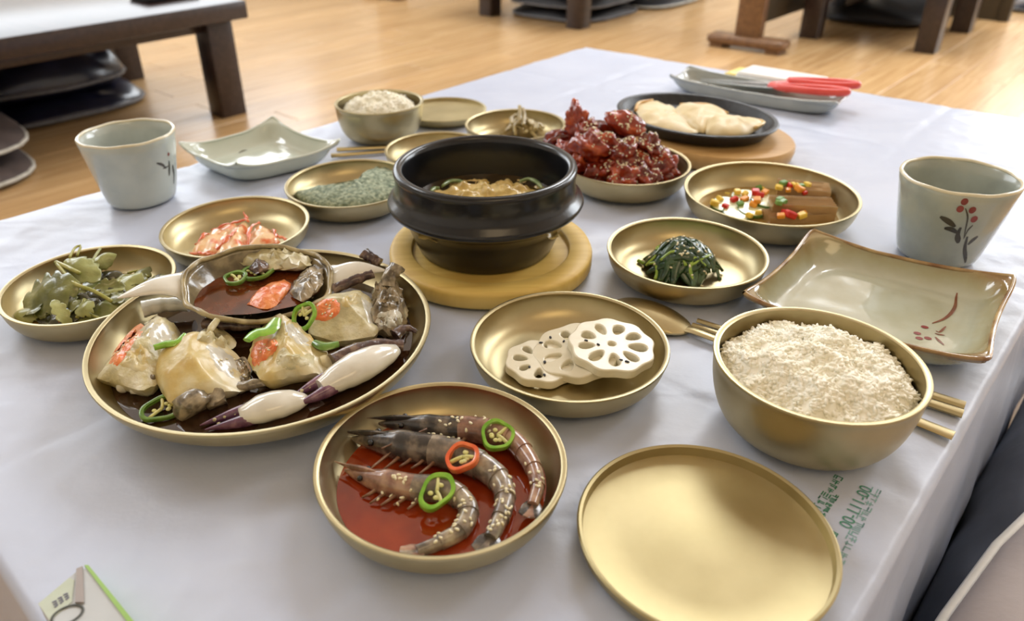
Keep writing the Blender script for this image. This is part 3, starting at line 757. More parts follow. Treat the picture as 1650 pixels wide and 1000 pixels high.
def on_dish(t2, L, wd, mat, parent, name, n=12):
    pts = []
    for p in L:
        h, _ = look(t2, *p); pts.append(h if h is not None else P(p[0], p[1], 0.006))
    path = spline(pts, n); V = []; Fc = []
    for i, p in enumerate(path):
        d = (path[min(i + 1, n - 1)] - path[max(i - 1, 0)]); d.z = 0; d.normalize(); w_ = wd * (0.25 + 0.75 * math.sin(math.pi * (i + 0.5) / n) ** 0.8) / 2
        for s in (-1, -0.5, 0, 0.5, 1):
            q = p + Vector((-d.y, d.x, 0)) * w_ * s; h, _ = drop(t2, q.x, q.y); V.append((q.x, q.y, (h.z if h is not None else q.z) + 0.0003))
    for i in range(n - 1):
        for k in range(4): Fc.append((i * 5 + k + 1, i * 5 + k, (i + 1) * 5 + k, (i + 1) * 5 + k + 1))
    return obj(name, (V, Fc), mat, parent, None, 179)
on_dish(rdt, [(1542, 472), (1538, 496), (1524, 512), (1502, 521)], 0.0026, RUST, rd, 'painted_branch', 18)
on_dish(rdt, [(1524, 526), (1514, 535), (1508, 533)], 0.0018, RUST, rd, 'painted_leaf')
on_dish(rdt, [(1522, 540), (1514, 539), (1506, 537)], 0.0018, RUST, rd, 'painted_leaf')
on_dish(rdt, [(1521, 556), (1513, 549), (1507, 543)], 0.0022, RUST, rd, 'painted_leaf')
for p in ((1490, 527), (1478, 537), (1481, 545), (1495, 545)): on_dish(rdt, [(p[0] - 6, p[1] - 1), p, (p[0] + 6, p[1] + 1)], 0.0042, BERRY, rd, 'painted_berry')
ld, ldt = square_dish('square_dish', 'pale celadon square dish with raised corners at the left back', [(-0.2548, 0.7930), (-0.1455, 0.8690), (-0.2514, 0.9740), (-0.3470, 0.8752)], 0.021, 0.031, CEL_L)
on_dish(ldt, [(384, 247), (392, 243), (399, 242)], 0.0030, INK, ld, 'painted_leaf')
tr, trt = square_dish('serving_tray', 'long grey ceramic tray holding red-handled scissors at the back', [(0.3121, 1.1567), (0.5000, 0.9900), (0.5480, 1.0530), (0.3579, 1.2110)], 0.018, 0.025, GREYG, bow=0.03, fl=0.7)

# ------------------------------------------------------------------ cutlery
def spoon(label, bowl_c, end, z=0.0):
    b = Vector((bowl_c[0], bowl_c[1], 0)); e = Vector((end[0], end[1], 0)); d = (e - b).normalized(); s = Vector((-d.y, d.x, 0))
    t = thing('spoon', label, 'spoon', (b.x, b.y, T))
    Lh, Wd = 0.034, 0.0205
    def fn(u, v):
        a = 2 * math.pi * u; r = v; x = math.cos(a) * Lh * r; y = math.sin(a) * Wd * r * (1 - 0.12 * math.cos(a)); zz = 0.0016 + 0.0072 * (1 - r ** 2)
        return b + d * x + s * y + Vector((0, 0, T + zz))
    V = []; Fc = []; n, m = 40, 8
    V.append(tuple(b + Vector((0, 0, T + 0.0088))))
    for k in range(1, m + 1):
        for i in range(n): V.append(tuple(fn(i / n, k / m)))
    n0 = len(V); V += [(p[0], p[1], p[2] - 0.0014) for p in V]
    for i in range(n):
        j = (i + 1) % n; Fc.append((0, 1 + i, 1 + j)); Fc.append((n0, n0 + 1 + j, n0 + 1 + i))
        for k in range(m - 1):
            q = (1 + k * n + i, 1 + (k + 1) * n + i, 1 + (k + 1) * n + j, 1 + k * n + j); Fc.append(q); Fc.append(tuple(n0 + x for x in reversed(q)))
        o0 = 1 + (m - 1) * n; Fc.append((o0 + i, n0 + o0 + i, n0 + o0 + j, o0 + j))
    obj('spoon_bowl', (V, Fc), GOLD, t, None, 60)
    L = (e - b).length
    pts = [b + d * (Lh * 0.93) + Vector((0, 0, T + 0.0024)), b + d * (Lh * 1.25) + Vector((0, 0, T + 0.0034)), b + d * (L * 0.5) + Vector((0, 0, T + 0.0030)), b + d * (L * 0.8) + Vector((0, 0, T + 0.0022)), e + Vector((0, 0, T + 0.0020))]
    pts = spline(pts, 30); rad = [(0.0046 - 0.0012 * min(1, i / 5) + 0.0016 * (i / 29) ** 2, 0.0016) for i in range(30)]
    obj('handle', tube(pts, rad, 10), GOLD, t, None, 50); return t
spoon('brass spoon beside the lotus bowl with handle running under the rice bowl', (0.1440, 0.5050), (0.2985, 0.3560))
def chopstick(name, label, a, b, r0=0.0019, r1=0.0031, zz=0.0):
    a = Vector((a[0], a[1], T + zz)); b = Vector((b[0], b[1], T + zz)); pts = [a.lerp(b, i / 11) for i in range(12)]
    rad = [r0 + (r1 - r0) * i / 11 for i in range(12)]; pts = [Vector((p.x, p.y, p.z + r)) for p, r in zip(pts, rad)]
    return tag(obj(name, tube(pts, [(r * 1.15, r * 0.9) for r in rad], 8), GOLD, None, None, 40), label, 'chopstick', 'brass chopsticks')
chopstick('chopstick', 'brass chopstick beside the square dish, farther one of the right pair', (0.1780, 0.4955), (0.3210, 0.3830))
chopstick('chopstick', 'brass chopstick next to the spoon, nearer one of the right pair', (0.1725, 0.4895), (0.3150, 0.3750))
chopstick('chopstick', 'brass chopstick beside the celadon square dish, farther one of the far pair', (-0.0560, 0.8280 + 0.095), (-0.1620, 0.9120), 0.0019, 0.0032)
chopstick('chopstick', 'brass chopstick beside the celadon square dish, nearer one of the far pair', (-0.0740, 0.8480 + 0.060), (-0.1660, 0.8900), 0.0019, 0.0032)

# scissors in the tray
REDP = pm('red_plastic', (232, 78, 70), (240, 92, 82), 40, rough=0.35, coat=0.3)
STEEL = pm('brushed_steel', (196, 198, 200), (210, 212, 214), 40, rough=0.25, metal=1.0)
a0 = P(1128, 128, 0.010); a1 = P(1372, 146, 0.026); ax = (a1 - a0); Ls = ax.length; ax.normalize(); sd = Vector((-ax.y, ax.x, 0)).normalized()
sct = thing('scissors', 'kitchen scissors with red plastic handles lying in the grey tray', 'scissors', tuple(a0))
for s in (-1, 1):
    def bl(u, v, s=s):
        x = Ls * 0.58 * u; wd = 0.013 * (0.15 + 0.85 * min(1, u * 1.6)); y = s * 0.001 + (v - (0.15 if s > 0 else 0.85)) * wd
        return a0 + ax * x + sd * y + Vector((0, 0, 0.001 * s))
    obj('blade', sheet(bl, 16, 4, 0.0012), STEEL, sct, None, 40)
    base_ = a0 + ax * Ls * 0.52; L_ = Ls * 0.50
    loop = []
    for i in range(33):
        a = 2 * math.pi * i / 32; x = 0.5 - 0.5 * math.cos(a); y = math.sin(a)
        loop.append(base_ + ax * (L_ * (0.10 + 0.86 * x + (0.03 if s > 0 else 0))) + sd * (s * 0.018 + 0.013 * y * (0.55 + 0.45 * x)) + Vector((0, 0, 0.003 + 0.001 * s)))
    obj('handle', tube(loop, [(0.0042, 0.0050)] * 33, 10, cap=False), REDP, sct, None, 179)
    neck = spline([base_ - ax * 0.004, base_ + ax * L_ * 0.10 + sd * s * 0.010, base_ + ax * L_ * 0.26 + sd * s * 0.022], 8)
    obj('grip', tube(neck, [(0.0075, 0.0045)] * 8, 10), REDP, sct, None, 60)
obj('pivot', mv(lathe([(0, 0), (0.004, 0), (0.004, 0.002), (0, 0.0028)], 16), tuple(a0 + ax * Ls * 0.50 + Vector((0, 0, 0.001)))), STEEL, sct)
# tissue packet behind the tray
WPAP = pm('white_wrapper', (240, 240, 238), (246, 246, 244), 20, rough=0.4, bump=0.3, bscale=40)
YEL = pm('yellow_wrapper', (240, 214, 96), (246, 226, 130), 30, rough=0.4)
q = tb(0.058, 0.405); tp = thing('tissue_packet', 'white tissue packet with yellow ends behind the grey tray', 'packet', (q.x, q.y, T), None, ANG2)
lobj('wrapper', jit(box(0, 0, 0.011, 0.125, 0.06, 0.022, 0.006, 0, 3), 0.002, 30, 1), WPAP, tp, 60)
for s in (-1, 1): lobj('end', jit(box(s * 0.071, 0, 0.010, 0.022, 0.058, 0.014, 0.004, 0, 2), 0.002, 40, 2), YEL, tp, 60)
# wet tissue packet at the lower left
GRN = pm('green_seal', (150, 190, 96), None, rough=0.4); FADE = pm('pale_green_print', (188, 198, 176), (198, 204, 192), 12, rough=0.4, bump=0.3, bscale=50)
GRYP = pm('white_pack_film', (186, 190, 192), (194, 198, 200), 12, rough=0.35, bump=0.3, bscale=40); NAVYI = pm('navy_print', (96, 96, 120), None, rough=0.5); BLKI = pm('dark_print', (70, 72, 66), None, rough=0.5)
FOLD = pm('pinkish_fold', (160, 150, 146), None, rough=0.4)
wp = thing('wet_tissue_packet', 'white wet tissue packet with green edge at the bottom left', 'packet', tuple(P(120, 990, 0)))
top_ = 0.010
def pk(L, dz): return [P(x, y, dz) for x, y in L]
def slab(pts, z0, z1):
    n = len(pts); V = [(p[0], p[1], T + z0) for p in pts] + [(p[0], p[1], T + z1) for p in pts]
    ar = sum(pts[i][0] * pts[(i + 1) % n][1] - pts[(i + 1) % n][0] * pts[i][1] for i in range(n))
    Fc = [tuple(range(n, 2 * n)), tuple(reversed(range(n)))] + [(i, (i + 1) % n, n + (i + 1) % n, n + i) for i in range(n)]
    if ar < 0: Fc = [tuple(reversed(f)) for f in Fc]
    return V, Fc
obj('film', slab(pk([(62, 972), (126, 918), (142, 915), (205, 1000), (260, 1075), (120, 1100), (85, 1010)], top_), 0.0, top_), GRYP, wp)
obj('green_edge', slab(pk([(136, 911), (143, 911), (215, 1000), (282, 1082), (270, 1084), (204, 1000)], top_), 0.0, top_ + 0.0006), GRN, wp)
obj('fold', slab(pk([(124, 918), (134, 914), (136, 972), (122, 972)], top_), top_, top_ + 0.0012), FOLD, wp)
obj('print_patch', slab(pk([(62, 973), (112, 931), (120, 935), (116, 970), (80, 1000)], top_), top_, top_ + 0.0004), FADE, wp)
ring = [P(108 + 30 * math.cos(a) * 0.8 - 8 * math.sin(a), 990 - 30 * math.cos(a) * 0.42 - 10 * math.sin(a), top_ + 0.0006) for a in [2 * math.pi * i / 36 for i in range(37)]]
obj('printed_letter', tube(ring, [(0.0006, 0.0002)] * 37, 6, cap=False), BLKI, wp, None, 179)
random.seed(9)
for k in range(3):
    x0, y0 = 84 + k * 9, 975 - k * 6
    for s in range(3): obj('printed_mark', tube([P(x0 + s * 2, y0 - 5 + s * 4, top_ + 0.0006), P(x0 + 7 + s, y0 - 8 + s * 3, top_ + 0.0006)], [(0.0005, 0.0002)] * 2, 5), NAVYI, wp)

# green print on the sheet
GPRINT = pm('green_print', (70, 140, 112), None, rough=0.45); GPRINT2 = pm('pale_green_print_line', (130, 172, 170), None, rough=0.45)
def print_marks(a, b, hgt, mat, seed, gaps=()):
    """illegible row of printed characters between two photo points"""
    random.seed(seed); A_, B_ = P(*a), P(*b); d = (B_ - A_); L = d.length; d.normalize(); s = Vector((-d.y, d.x, 0)); x = 0.0; vfs = []
    while x < L:
        w_ = hgt * random.uniform(0.7, 0.95)
        if not any(g0 < x / L < g1 for g0, g1 in gaps):
            for st in range(4):
                hz = random.random() < 0.5; o_ = A_ + d * (x + (0 if hz else random.choice((0.1, 0.5, 0.9)) * w_)) + s * (random.choice((0.0, 0.35, 0.7, 1.0)) * hgt if hz else 0)
                e_ = o_ + (d * w_ if hz else s * hgt * random.uniform(0.5, 1.0)); vfs.append((o_, e_))
        x += w_ * 1.25
    V = []; Fc = []
    for o_, e_ in vfs:
        dd = (e_ - o_).normalized(); n_ = Vector((-dd.y, dd.x, 0)) * 0.00035; b0 = len(V)
        for p in (o_ - n_, e_ - n_, e_ + n_, o_ + n_):
            h, _ = drop(CT, p.x, p.y); V.append((p.x, p.y, (h.z if h is not None else T) + 0.0002))
        Fc.append((b0, b0 + 1, b0 + 2, b0 + 3))
    o = obj('printed_marks', (V, Fc), mat, cloth); return o
print_marks((1312, 832), (1358, 768), 0.0042, GPRINT, 1)
print_marks((1323, 840), (1352, 795), 0.0030, GPRINT, 2)
print_marks((1344, 868), (1350, 858), 0.0040, GPRINT, 3)
print_marks((1360, 905), (1420, 788), 0.0044, GPRINT2, 4)
fc = bpy.data.curves.new('digits', 'FONT'); fc.body = '00-111-00'; fc.size = 0.0075; fo = bpy.data.objects.new('tmp', fc); COL.objects.link(fo)
dg = bpy.context.evaluated_depsgraph_get(); tm = bpy.data.meshes.new_from_object(fo.evaluated_get(dg)); bpy.data.objects.remove(fo)
A_, B_ = P(1372, 850), P(1407, 785); an = math.atan2(B_.y - A_.y, B_.x - A_.x); mx_ = max(v.co.x for v in tm.vertices); k_ = (B_ - A_).length / mx_
m_ = Matrix.Translation(Vector((A_.x, A_.y, 0))) @ Matrix.Rotation(an, 4, 'Z') @ Matrix.Scale(k_, 4)
V = []
for v in tm.vertices:
    p = m_ @ v.co; h, _ = drop(CT, p.x, p.y); V.append((p.x, p.y, (h.z if h is not None else T) + 0.0004))
obj('printed_digits', (V, [tuple(p.vertices) for p in tm.polygons]), GPRINT, cloth)

# ------------------------------------------------------------------ food materials
RICE = pm('cooked_rice', (255, 250, 230), (255, 252, 238), 60, rough=0.5, coat=0.0)
SEED = pm('sesame', (238, 226, 186), (246, 238, 208), 200, rough=0.45)
SOY = pm('soy_sauce', (44, 26, 14), (62, 36, 18), 30, rough=0.06, coat=0.6, coatr=0.03)
REDSAUCE = pm('red_soy_sauce', (132, 42, 14), (164, 62, 22), 26, rough=0.05, coat=0.7, coatr=0.03, c3=(146, 50, 16))
CHILI = pm('green_chili', (110, 168, 40), (150, 196, 70), 120, rough=0.22, coat=0.6)
CHILID = pm('dark_green_chili', (86, 126, 44), (120, 156, 66), 120, rough=0.25, coat=0.6)
CHILIR = pm('red_orange_chili', (226, 92, 48), (238, 128, 74), 120, rough=0.22, coat=0.6)
PITH = pm('chili_pith', (210, 206, 120), (226, 222, 160), 150, rough=0.4, coat=0.3)
SHELLD = pm('shrimp_dark_shell', (44, 42, 40), (128, 114, 98), 90, rough=0.25, coat=0.6, c3=(62, 56, 52), bump=0.2, bscale=250)
SHELLB = pm('shrimp_body_shell', (92, 86, 78), (178, 164, 140), 110, rough=0.22, coat=0.7, c3=(132, 118, 104), sss=0.1, bump=0.15, bscale=250)
SHELLP = pm('shrimp_pink_shell', (110, 80, 68), (186, 152, 126), 110, rough=0.22, coat=0.7, c3=(152, 114, 96), sss=0.1)
LEGM = pm('shrimp_leg', (120, 84, 62), (156, 120, 92), 150, rough=0.35, coat=0.4)
EYE = pm('shrimp_eye', (12, 12, 14), None, rough=0.1, coat=0.5)
CRABC = pm('crab_cream_flesh', (184, 172, 130), (222, 214, 184), 70, rough=0.34, coat=0.2, coatr=0.2, sss=0.1, c3=(206, 194, 148), bump=0.5, bscale=220)
CRABY = pm('crab_yellow_flesh', (202, 172, 98), (220, 210, 174), 42, rough=0.32, coat=0.22, coatr=0.2, sss=0.1, c3=(210, 190, 130), bump=0.25, bscale=160)
SHELLR = pm('crab_shell_rim', (126, 110, 74), (184, 168, 124), 90, rough=0.3, coat=0.5, bump=0.3, bscale=200)
CRABW = pm('crab_white_flesh', (204, 200, 184), (224, 220, 204), 60, rough=0.25, coat=0.6, sss=0.12, bump=0.15, bscale=140)
CRABG = pm('crab_grey_shell', (88, 76, 58), (180, 162, 130), 110, rough=0.25, coat=0.7, c3=(146, 132, 106), bump=0.4, bscale=160)
CRABD = pm('crab_dark_leg', (62, 44, 42), (140, 116, 96), 120, rough=0.25, coat=0.7, c3=(86, 62, 56), bump=0.4, bscale=200)
CLAWW = pm('claw_white', (214, 208, 192), (230, 226, 214), 40, rough=0.2, coat=0.7)
CLAWP = pm('claw_purple', (84, 52, 84), (150, 112, 130), 90, rough=0.2, coat=0.8, c3=(106, 66, 92))
ROE = pm('orange_roe', (232, 112, 48), (246, 156, 92), 160, rough=0.3, coat=0.5, bump=0.5, bscale=300)
SHELLI = pm('crab_shell_inside', (92, 82, 58), (170, 154, 116), 60, rough=0.2, coat=0.7, c3=(128, 114, 82), bump=0.3, bscale=120)
LOTUS = pm('lotus_root', (226, 217, 190), (236, 229, 206), 60, rough=0.35, coat=0.3, bump=0.1, bscale=150)
BLACKS = pm('black_sesame', (52, 54, 60), None, rough=0.4)
SPIN = pm('spinach_leaf', (30, 58, 34), (64, 94, 58), 100, rough=0.25, coat=0.6, c3=(42, 72, 44), bump=0.4, bscale=250)
SPINS = pm('spinach_stem', (126, 164, 52), (166, 196, 84), 80, rough=0.25, coat=0.5)
OLIVE = pm('olive_leaf', (92, 98, 48), (140, 142, 82), 50, rough=0.28, coat=0.6, c3=(112, 116, 60), bump=0.5, bscale=150)
OLIVEL = pm('pale_olive_leaf', (142, 146, 84), (176, 178, 116), 60, rough=0.3, coat=0.5, bump=0.4, bscale=150)
OLIVED = pm('dark_wet_leaf', (36, 36, 22), (66, 64, 36), 60, rough=0.2, coat=0.7, bump=0.5, bscale=150)
OSTEM = pm('olive_stem', (152, 154, 66), (182, 176, 96), 80, rough=0.3, coat=0.5)
KIM = pm('kimchi_cabbage', (246, 196, 140), (226, 112, 60), 75, rough=0.25, coat=0.7, c3=(244, 206, 158), sss=0.1, bump=0.25, bscale=120)
KIMR = pm('kimchi_red', (222, 96, 56), (238, 138, 90), 90, rough=0.25, coat=0.7, bump=0.4, bscale=200)
GAM = pm('seaweed_cake', (96, 110, 88), (176, 184, 158), 240, rough=0.7, c3=(142, 154, 130), bump=0.9, bscale=260, detail=8)
GAMD = pm('dark_seaweed_edge', (36, 40, 30), (66, 70, 56), 100, rough=0.5)
NAM = pm('mushroom_strip', (150, 132, 84), (196, 180, 128), 60, rough=0.35, coat=0.4, c3=(172, 154, 102), bump=0.3, bscale=150)
MEAT = pm('red_glazed_meat', (82, 17, 8), (158, 54, 22), 80, rough=0.25, coat=0.5, c3=(114, 28, 13), bump=0.5, bscale=150)
MEATO = pm('orange_red_glazed_meat', (122, 32, 14), (196, 88, 40), 70, rough=0.25, coat=0.5, c3=(150, 48, 22), bump=0.5, bscale=150)
IRON = pm('cast_iron', (34, 36, 40), (46, 48, 52), 120, rough=0.42, bump=0.2, bscale=250)
MUSH = pm('grilled_mushroom', (222, 200, 150), (236, 220, 184), 34, rough=0.5, coat=0.08, c3=(230, 212, 168), bump=0.12, bscale=90)
MUSHB = pm('browned_mushroom', (214, 160, 84), (240, 208, 142), 40, rough=0.4, coat=0.3)
JEL = pm('acorn_jelly', (160, 126, 84), (190, 156, 112), 24, rough=0.18, coat=0.6, sss=0.1)
ZUC = pm('zucchini_flesh', (226, 228, 176), (238, 238, 200), 60, rough=0.3, coat=0.5)
ZUCR = pm('zucchini_rind', (70, 106, 46), (104, 138, 66), 60, rough=0.3, coat=0.5)
PEPR = pm('red_pepper', (206, 36, 30), (222, 64, 50), 80, rough=0.4, coat=0.15)
PEPO = pm('orange_pepper', (240, 150, 40), (246, 176, 70), 80, rough=0.4, coat=0.15)
PEPY = pm('yellow_pepper', (240, 204, 70), (248, 220, 110), 80, rough=0.4, coat=0.15)
PEPG = pm('green_pepper', (92, 140, 62), (130, 170, 90), 80, rough=0.4, coat=0.15)
JUICE = pm('clear_brown_juice', (150, 116, 56), (170, 136, 74), 30, rough=0.08, coat=0.5)

rng = random.Random(5)
# ------------------------------------------------------------------ rice
def rice(d, label, z_edge, z_top, n, seed, scale=1.0, cov=0.97):
    r_ = random.Random(seed); V = []; Fc = []
    def hgt(x, y):
        Re = inner_r(d, z_edge) * cov; rr = min(1, math.hypot(x, y) / Re)
        return z_edge + (z_top - z_edge) * (1 - rr ** 2.4) + 0.0055 * nz((x, y, 0), 60 / scale, seed) + 0.0030 * nz((x, y, 0), 140 / scale, seed + 1)
    Re = inner_r(d, z_edge) * cov; m = 40
    rows = []
    for i in range(m + 1):
        r0 = Re * i / m
        if i == 0: rows.append([len(V)]); V.append((d.c.x, d.c.y, T + hgt(0, 0) + 0.0003)); continue
        row = []
        for j in range(64):
            a = 2 * math.pi * j / 64; x, y = r0 * math.cos(a), r0 * math.sin(a); row.append(len(V)); V.append((d.c.x + x, d.c.y + y, T + hgt(x, y) + 0.0003))
        rows.append(row)
    for A, B in zip(rows, rows[1:]):
        for j in range(64):
            k = (j + 1) % 64
            if len(A) == 1: Fc.append((A[0], B[j], B[k]))
            else: Fc.append((A[j], B[j], B[k], A[k]))
    iv, if_ = ico(1)
    for _ in range(n):
        a = r_.random() * 2 * math.pi; r0 = Re * math.sqrt(r_.random()) * 0.985; x, y = r0 * math.cos(a), r0 * math.sin(a)
        R3 = eul(r_.uniform(-0.6, 0.6), r_.uniform(-0.7, 0.7), r_.random() * 6.28); l = r_.uniform(0.0030, 0.0038) * scale; w_ = 0.00125 * scale
        c = Vector((d.c.x + x, d.c.y + y, T + hgt(x, y) + r_.uniform(-0.0009, 0.0004))); b0 = len(V)
        for p in iv: V.append(tuple(c + R3 @ Vector((p[0] * l, p[1] * w_, p[2] * w_))))
        Fc += [tuple(b0 + i for i in f) for f in if_]
    return tag(obj('steamed_rice', (V, Fc), RICE, None, None, 179), label, 'rice', kind='stuff')
rice(rice_d, 'mound of white rice in the front brass bowl', 0.0385, 0.0530, 2600, 1)
rice(far_d, 'mound of white rice in the far brass bowl', 0.0370, 0.0540, 1300, 2, 1.05, 0.86)

# ------------------------------------------------------------------ sauces, seeds, chili
def pool(name, label, d, z, mat, cat='sauce'):
    r = inner_r(d, z) - 0.0002
    return tag(obj(name, lathe([(0, z - 0.0012), (inner_r(d, max(z - 0.0012, d.t + 0.0001)) - 0.0003, z - 0.0012), (r, z), (0, z)], 80, d.c), mat, None, None, 60), label, cat, kind='stuff')
pool('red_sauce', 'red-brown soy sauce pooled around the shrimps', shrimp_d, 0.0072, REDSAUCE)
pool('soy_sauce', 'dark soy sauce pooled under the crab pieces', crab_d, 0.0165, SOY)
def seeds(name, label, targets, spots, n, seed, mat=SEED, size=0.0013, zmin=None, cat='sesame seeds'):
    """spots: list of (x, y, radius) in world; seeds dropped on the target meshes"""
    r_ = random.Random(seed); t = tree(targets); V = []; Fc = []; iv, if_ = ico(1); k = 0; g = 0
    while k < n and g < n * 12:
        g += 1; sx, sy, sr = r_.choice(spots); a = r_.random() * 6.28; rr = sr * math.sqrt(r_.random()); h, nn = drop(t, sx + rr * math.cos(a), sy + rr * math.sin(a))
        if h is None or nn.z < 0.25 or (zmin and h.z < zmin): continue
        R3 = align(nn, r_.random() * 6.28); b0 = len(V); s = size * r_.uniform(0.85, 1.15)
        for p in iv: V.append(tuple(h + nn * s * 0.25 + R3 @ Vector((p[0] * s * (1.15 - 0.25 * p[0]), p[1] * s * 0.68, p[2] * s * 0.42))))
        Fc += [tuple(b0 + i for i in f) for f in if_]; k += 1
    return tag(obj(name, (V, Fc), mat, None, None, 179), label, cat, kind='stuff')
def chili_ring(label, c, nrm, r, asp, mat, spin=0.0, hgt=0.0045, wall=0.0021, group=None, seed=0):
    r_ = random.Random(seed); t = thing('chili_ring', label, 'chili slice', tuple(c), group); M4 = Matrix.Translation(c) @ align(nrm, spin).to_4x4()
    n = 40; V = []; Fc = []
    prof_ = [(1, 0.08), (1.0, 0.92), (0.93, 1.0), (0.5, 1.0), (0, 0.92), (0, 0.08), (0.5, 0), (0.93, 0.0)]
    for i in range(n):
        a = 2 * math.pi * i / n; k = 1 + 0.05 * math.cos(3 * a + seed) + 0.03 * math.cos(5 * a)
        for (s, h) in prof_:
            rr = (r - wall * (1 - s)) * k; V.append(tuple(M4 @ Vector((rr * math.cos(a) * asp, rr * math.sin(a), h * hgt))))
    m = len(prof_)
    for i in range(n):
        j = (i + 1) % n
        for k in range(m): Fc.append((i * m + k, j * m + k, j * m + (k + 1) % m, i * m + (k + 1) % m))
    obj('rind', (V, Fc), mat, t, None, 60)
    vfs = []
    for k in range(2):
        a = r_.random() * 3.1 + k * 2.6; q0 = Vector((0, 0, hgt * 0.5)); q1 = Vector((math.cos(a) * (r - wall) * asp, math.sin(a) * (r - wall), hgt * 0.5)); vfs.append(xf(tube(spline([q0, q0.lerp(q1, 0.5) + Vector((0.0004, 0, 0.0003)), q1], 6), [(0.0011, hgt * 0.35)] * 6, 8), M4))
    for k in range(5):
        a = r_.random() * 6.28; q = Vector((math.cos(a) * r * 0.35 * asp, math.sin(a) * r * 0.35, hgt * 0.6)); p = M4 @ q; vfs.append(blob(p, (0.0016, 0.0014, 0.0008), k, 0.1, 1, 2, align(nrm)))
    obj('pith', join(*vfs), PITH, t, None, 179); return t
def bits(name, label, px_pts, dz, wd, mat, cat='chili slice', th=0.0022):
    """curved sliver along photo points"""
    return tag(obj(name, tube(spline([P(x, y, dz) for x, y in px_pts], 10), [(wd * (0.5 + 0.5 * math.sin(math.pi * (i + 0.6) / 10.2)), th) for i in range(10)], 8), mat, None, None, 60), label, cat)

# ------------------------------------------------------------------ shrimps
def shrimp(label, px_pts, zs, r, dark, body, seed):
    r_ = random.Random(seed)
    pts = spline([P(x, y, z) for (x, y), z in zip(px_pts, zs)], 80)
    t = thing('shrimp', label, 'shrimp', tuple(pts[40]), 'raw shrimps in the front bowl')
    seg = lambda a, b: pts[int(a * 79):int(b * 79) + 1]
    h = seg(0.0, 0.42); m = len(h); rad = []
    for i in range(m):
        s = i / (m - 1); k = 0.10 + 0.95 * min(1, s / 0.55) ** 0.8 if s < 0.55 else 1.05 - 0.08 * (s - 0.55); rad.append((r * k * 0.85, r * k))
    hd = obj('head', tube(h, rad, 14), dark, t, None, 60)
    ns = 6; s0, s1 = 0.37, 0.975
    for k in range(ns):
        a = s0 + (s1 - s0) * k / ns; b = s0 + (s1 - s0) * (k + 1) / ns + 0.025; q = seg(a, min(b, 1)); m = len(q)
        ra = r * (1.02 - 0.60 * (k / ns) ** 1.3); rb_ = r * (1.02 - 0.60 * ((k + 1) / ns) ** 1.3) * 1.10
        obj('segment', tube(q, [((ra + (rb_ - ra) * i / (m - 1)) * 0.86, (ra + (rb_ - ra) * i / (m - 1))) for i in range(m)], 14), body, t, None, 60)
    e = pts[-1]; d = (pts[-1] - pts[-6]).normalized(); s = Vector((-d.y, d.x, 0)).normalized()
    for k in range(4):
        an = (-0.55, -0.2, 0.2, 0.55)[k]; dd = d * math.cos(an) + s * math.sin(an)
        q = spline([e - d * 0.004, e + dd * r * 0.5 + Vector((0, 0, 0.0008)), e + dd * r * 1.1 + Vector((0, 0, 0.001))], 8)
        obj('tail_fan', tube(q, [(r * 0.34 * (0.4 + math.sin(math.pi * min(1, (i + 1) / 8.5))), 0.0006) for i in range(8)], 8), dark if k in (0, 3) else body, t, None, 60)
    # which side is the belly: the inside of the curl
    c = sum(pts, Vector()) / len(pts)
    for k in range(5):
        i = 16 + k * 4; p = pts[i]; tn = (pts[i + 1] - pts[i - 1]).normalized(); sd_ = Vector((-tn.y, tn.x, 0)); sd_ = sd_ if sd_.dot(pts[70] - p) > 0 else -sd_
        L = r * r_.uniform(0.7, 1.2); q = spline([p + sd_ * r * 0.5 - Vector((0, 0, 0.002)), p + sd_ * (r * 0.9 + L * 0.4) - tn * 0.002 + Vector((0, 0, -0.001)), p + sd_ * (r * 0.7 + L) - tn * 0.006 - Vector((0, 0, 0.003))], 8)
        obj('leg', tube(q, [0.0014 * (1 - 0.08 * j) for j in range(8)], 6), LEGM, t, None, 179)
    for s_ in (-1, 1):
        p = pts[9]; tn = (pts[10] - pts[8]).normalized(); sd_ = Vector((-tn.y, tn.x, 0))
        obj('eye', blob(p + sd_ * s_ * r * 0.55 + Vector((0, 0, r * 0.35)), (r * 0.22,) * 3, 1, 0, 1, 2), EYE, hd, None, 179)
    rs = [pts[0] - (pts[3] - pts[0]).normalized() * r * 0.9 + Vector((0, 0, r * 0.5)), pts[3] + Vector((0, 0, r * 0.55)), pts[16] + Vector((0, 0, r * 0.80))]
    obj('rostrum', tube(spline(rs, 10), [(0.0002 + 0.0014 * math.sin(math.pi * min(1, i / 9) ** 1.3), 0.0003 + 0.0020 * math.sin(math.pi * (i / 9) ** 1.3)) for i in range(10)], 6), dark, hd, None, 60)
    return t
SA_ = shrimp('raw shrimp curled at the front of the sauce bowl under the lower green chili ring', [(556, 757), (600, 772), (665, 785), (722, 790), (754, 818), (744, 852), (708, 874), (672, 888)], [0.010, 0.011, 0.013, 0.013, 0.012, 0.011, 0.010, 0.010], 0.0080, SHELLP, SHELLB, 1)
SB_ = shrimp('large dark raw shrimp across the middle of the sauce bowl', [(566, 706), (610, 712), (660, 720), (715, 728), (765, 745), (803, 772), (814, 806), (802, 845), (790, 868)], [0.012, 0.014, 0.0155, 0.016, 0.0155, 0.014, 0.013, 0.0125, 0.012], 0.0098, SHELLD, SHELLB, 2)
SC_ = shrimp('raw shrimp along the back of the sauce bowl under the upper green chili ring', [(610, 682), (655, 684), (710, 690), (765, 692), (820, 706), (852, 740), (866, 780), (858, 815)], [0.013, 0.014, 0.015, 0.016, 0.0155, 0.0145, 0.014, 0.0135], 0.0084, SHELLD, SHELLP, 3)
sh_k = kids(SA_) + kids(SB_) + kids(SC_)
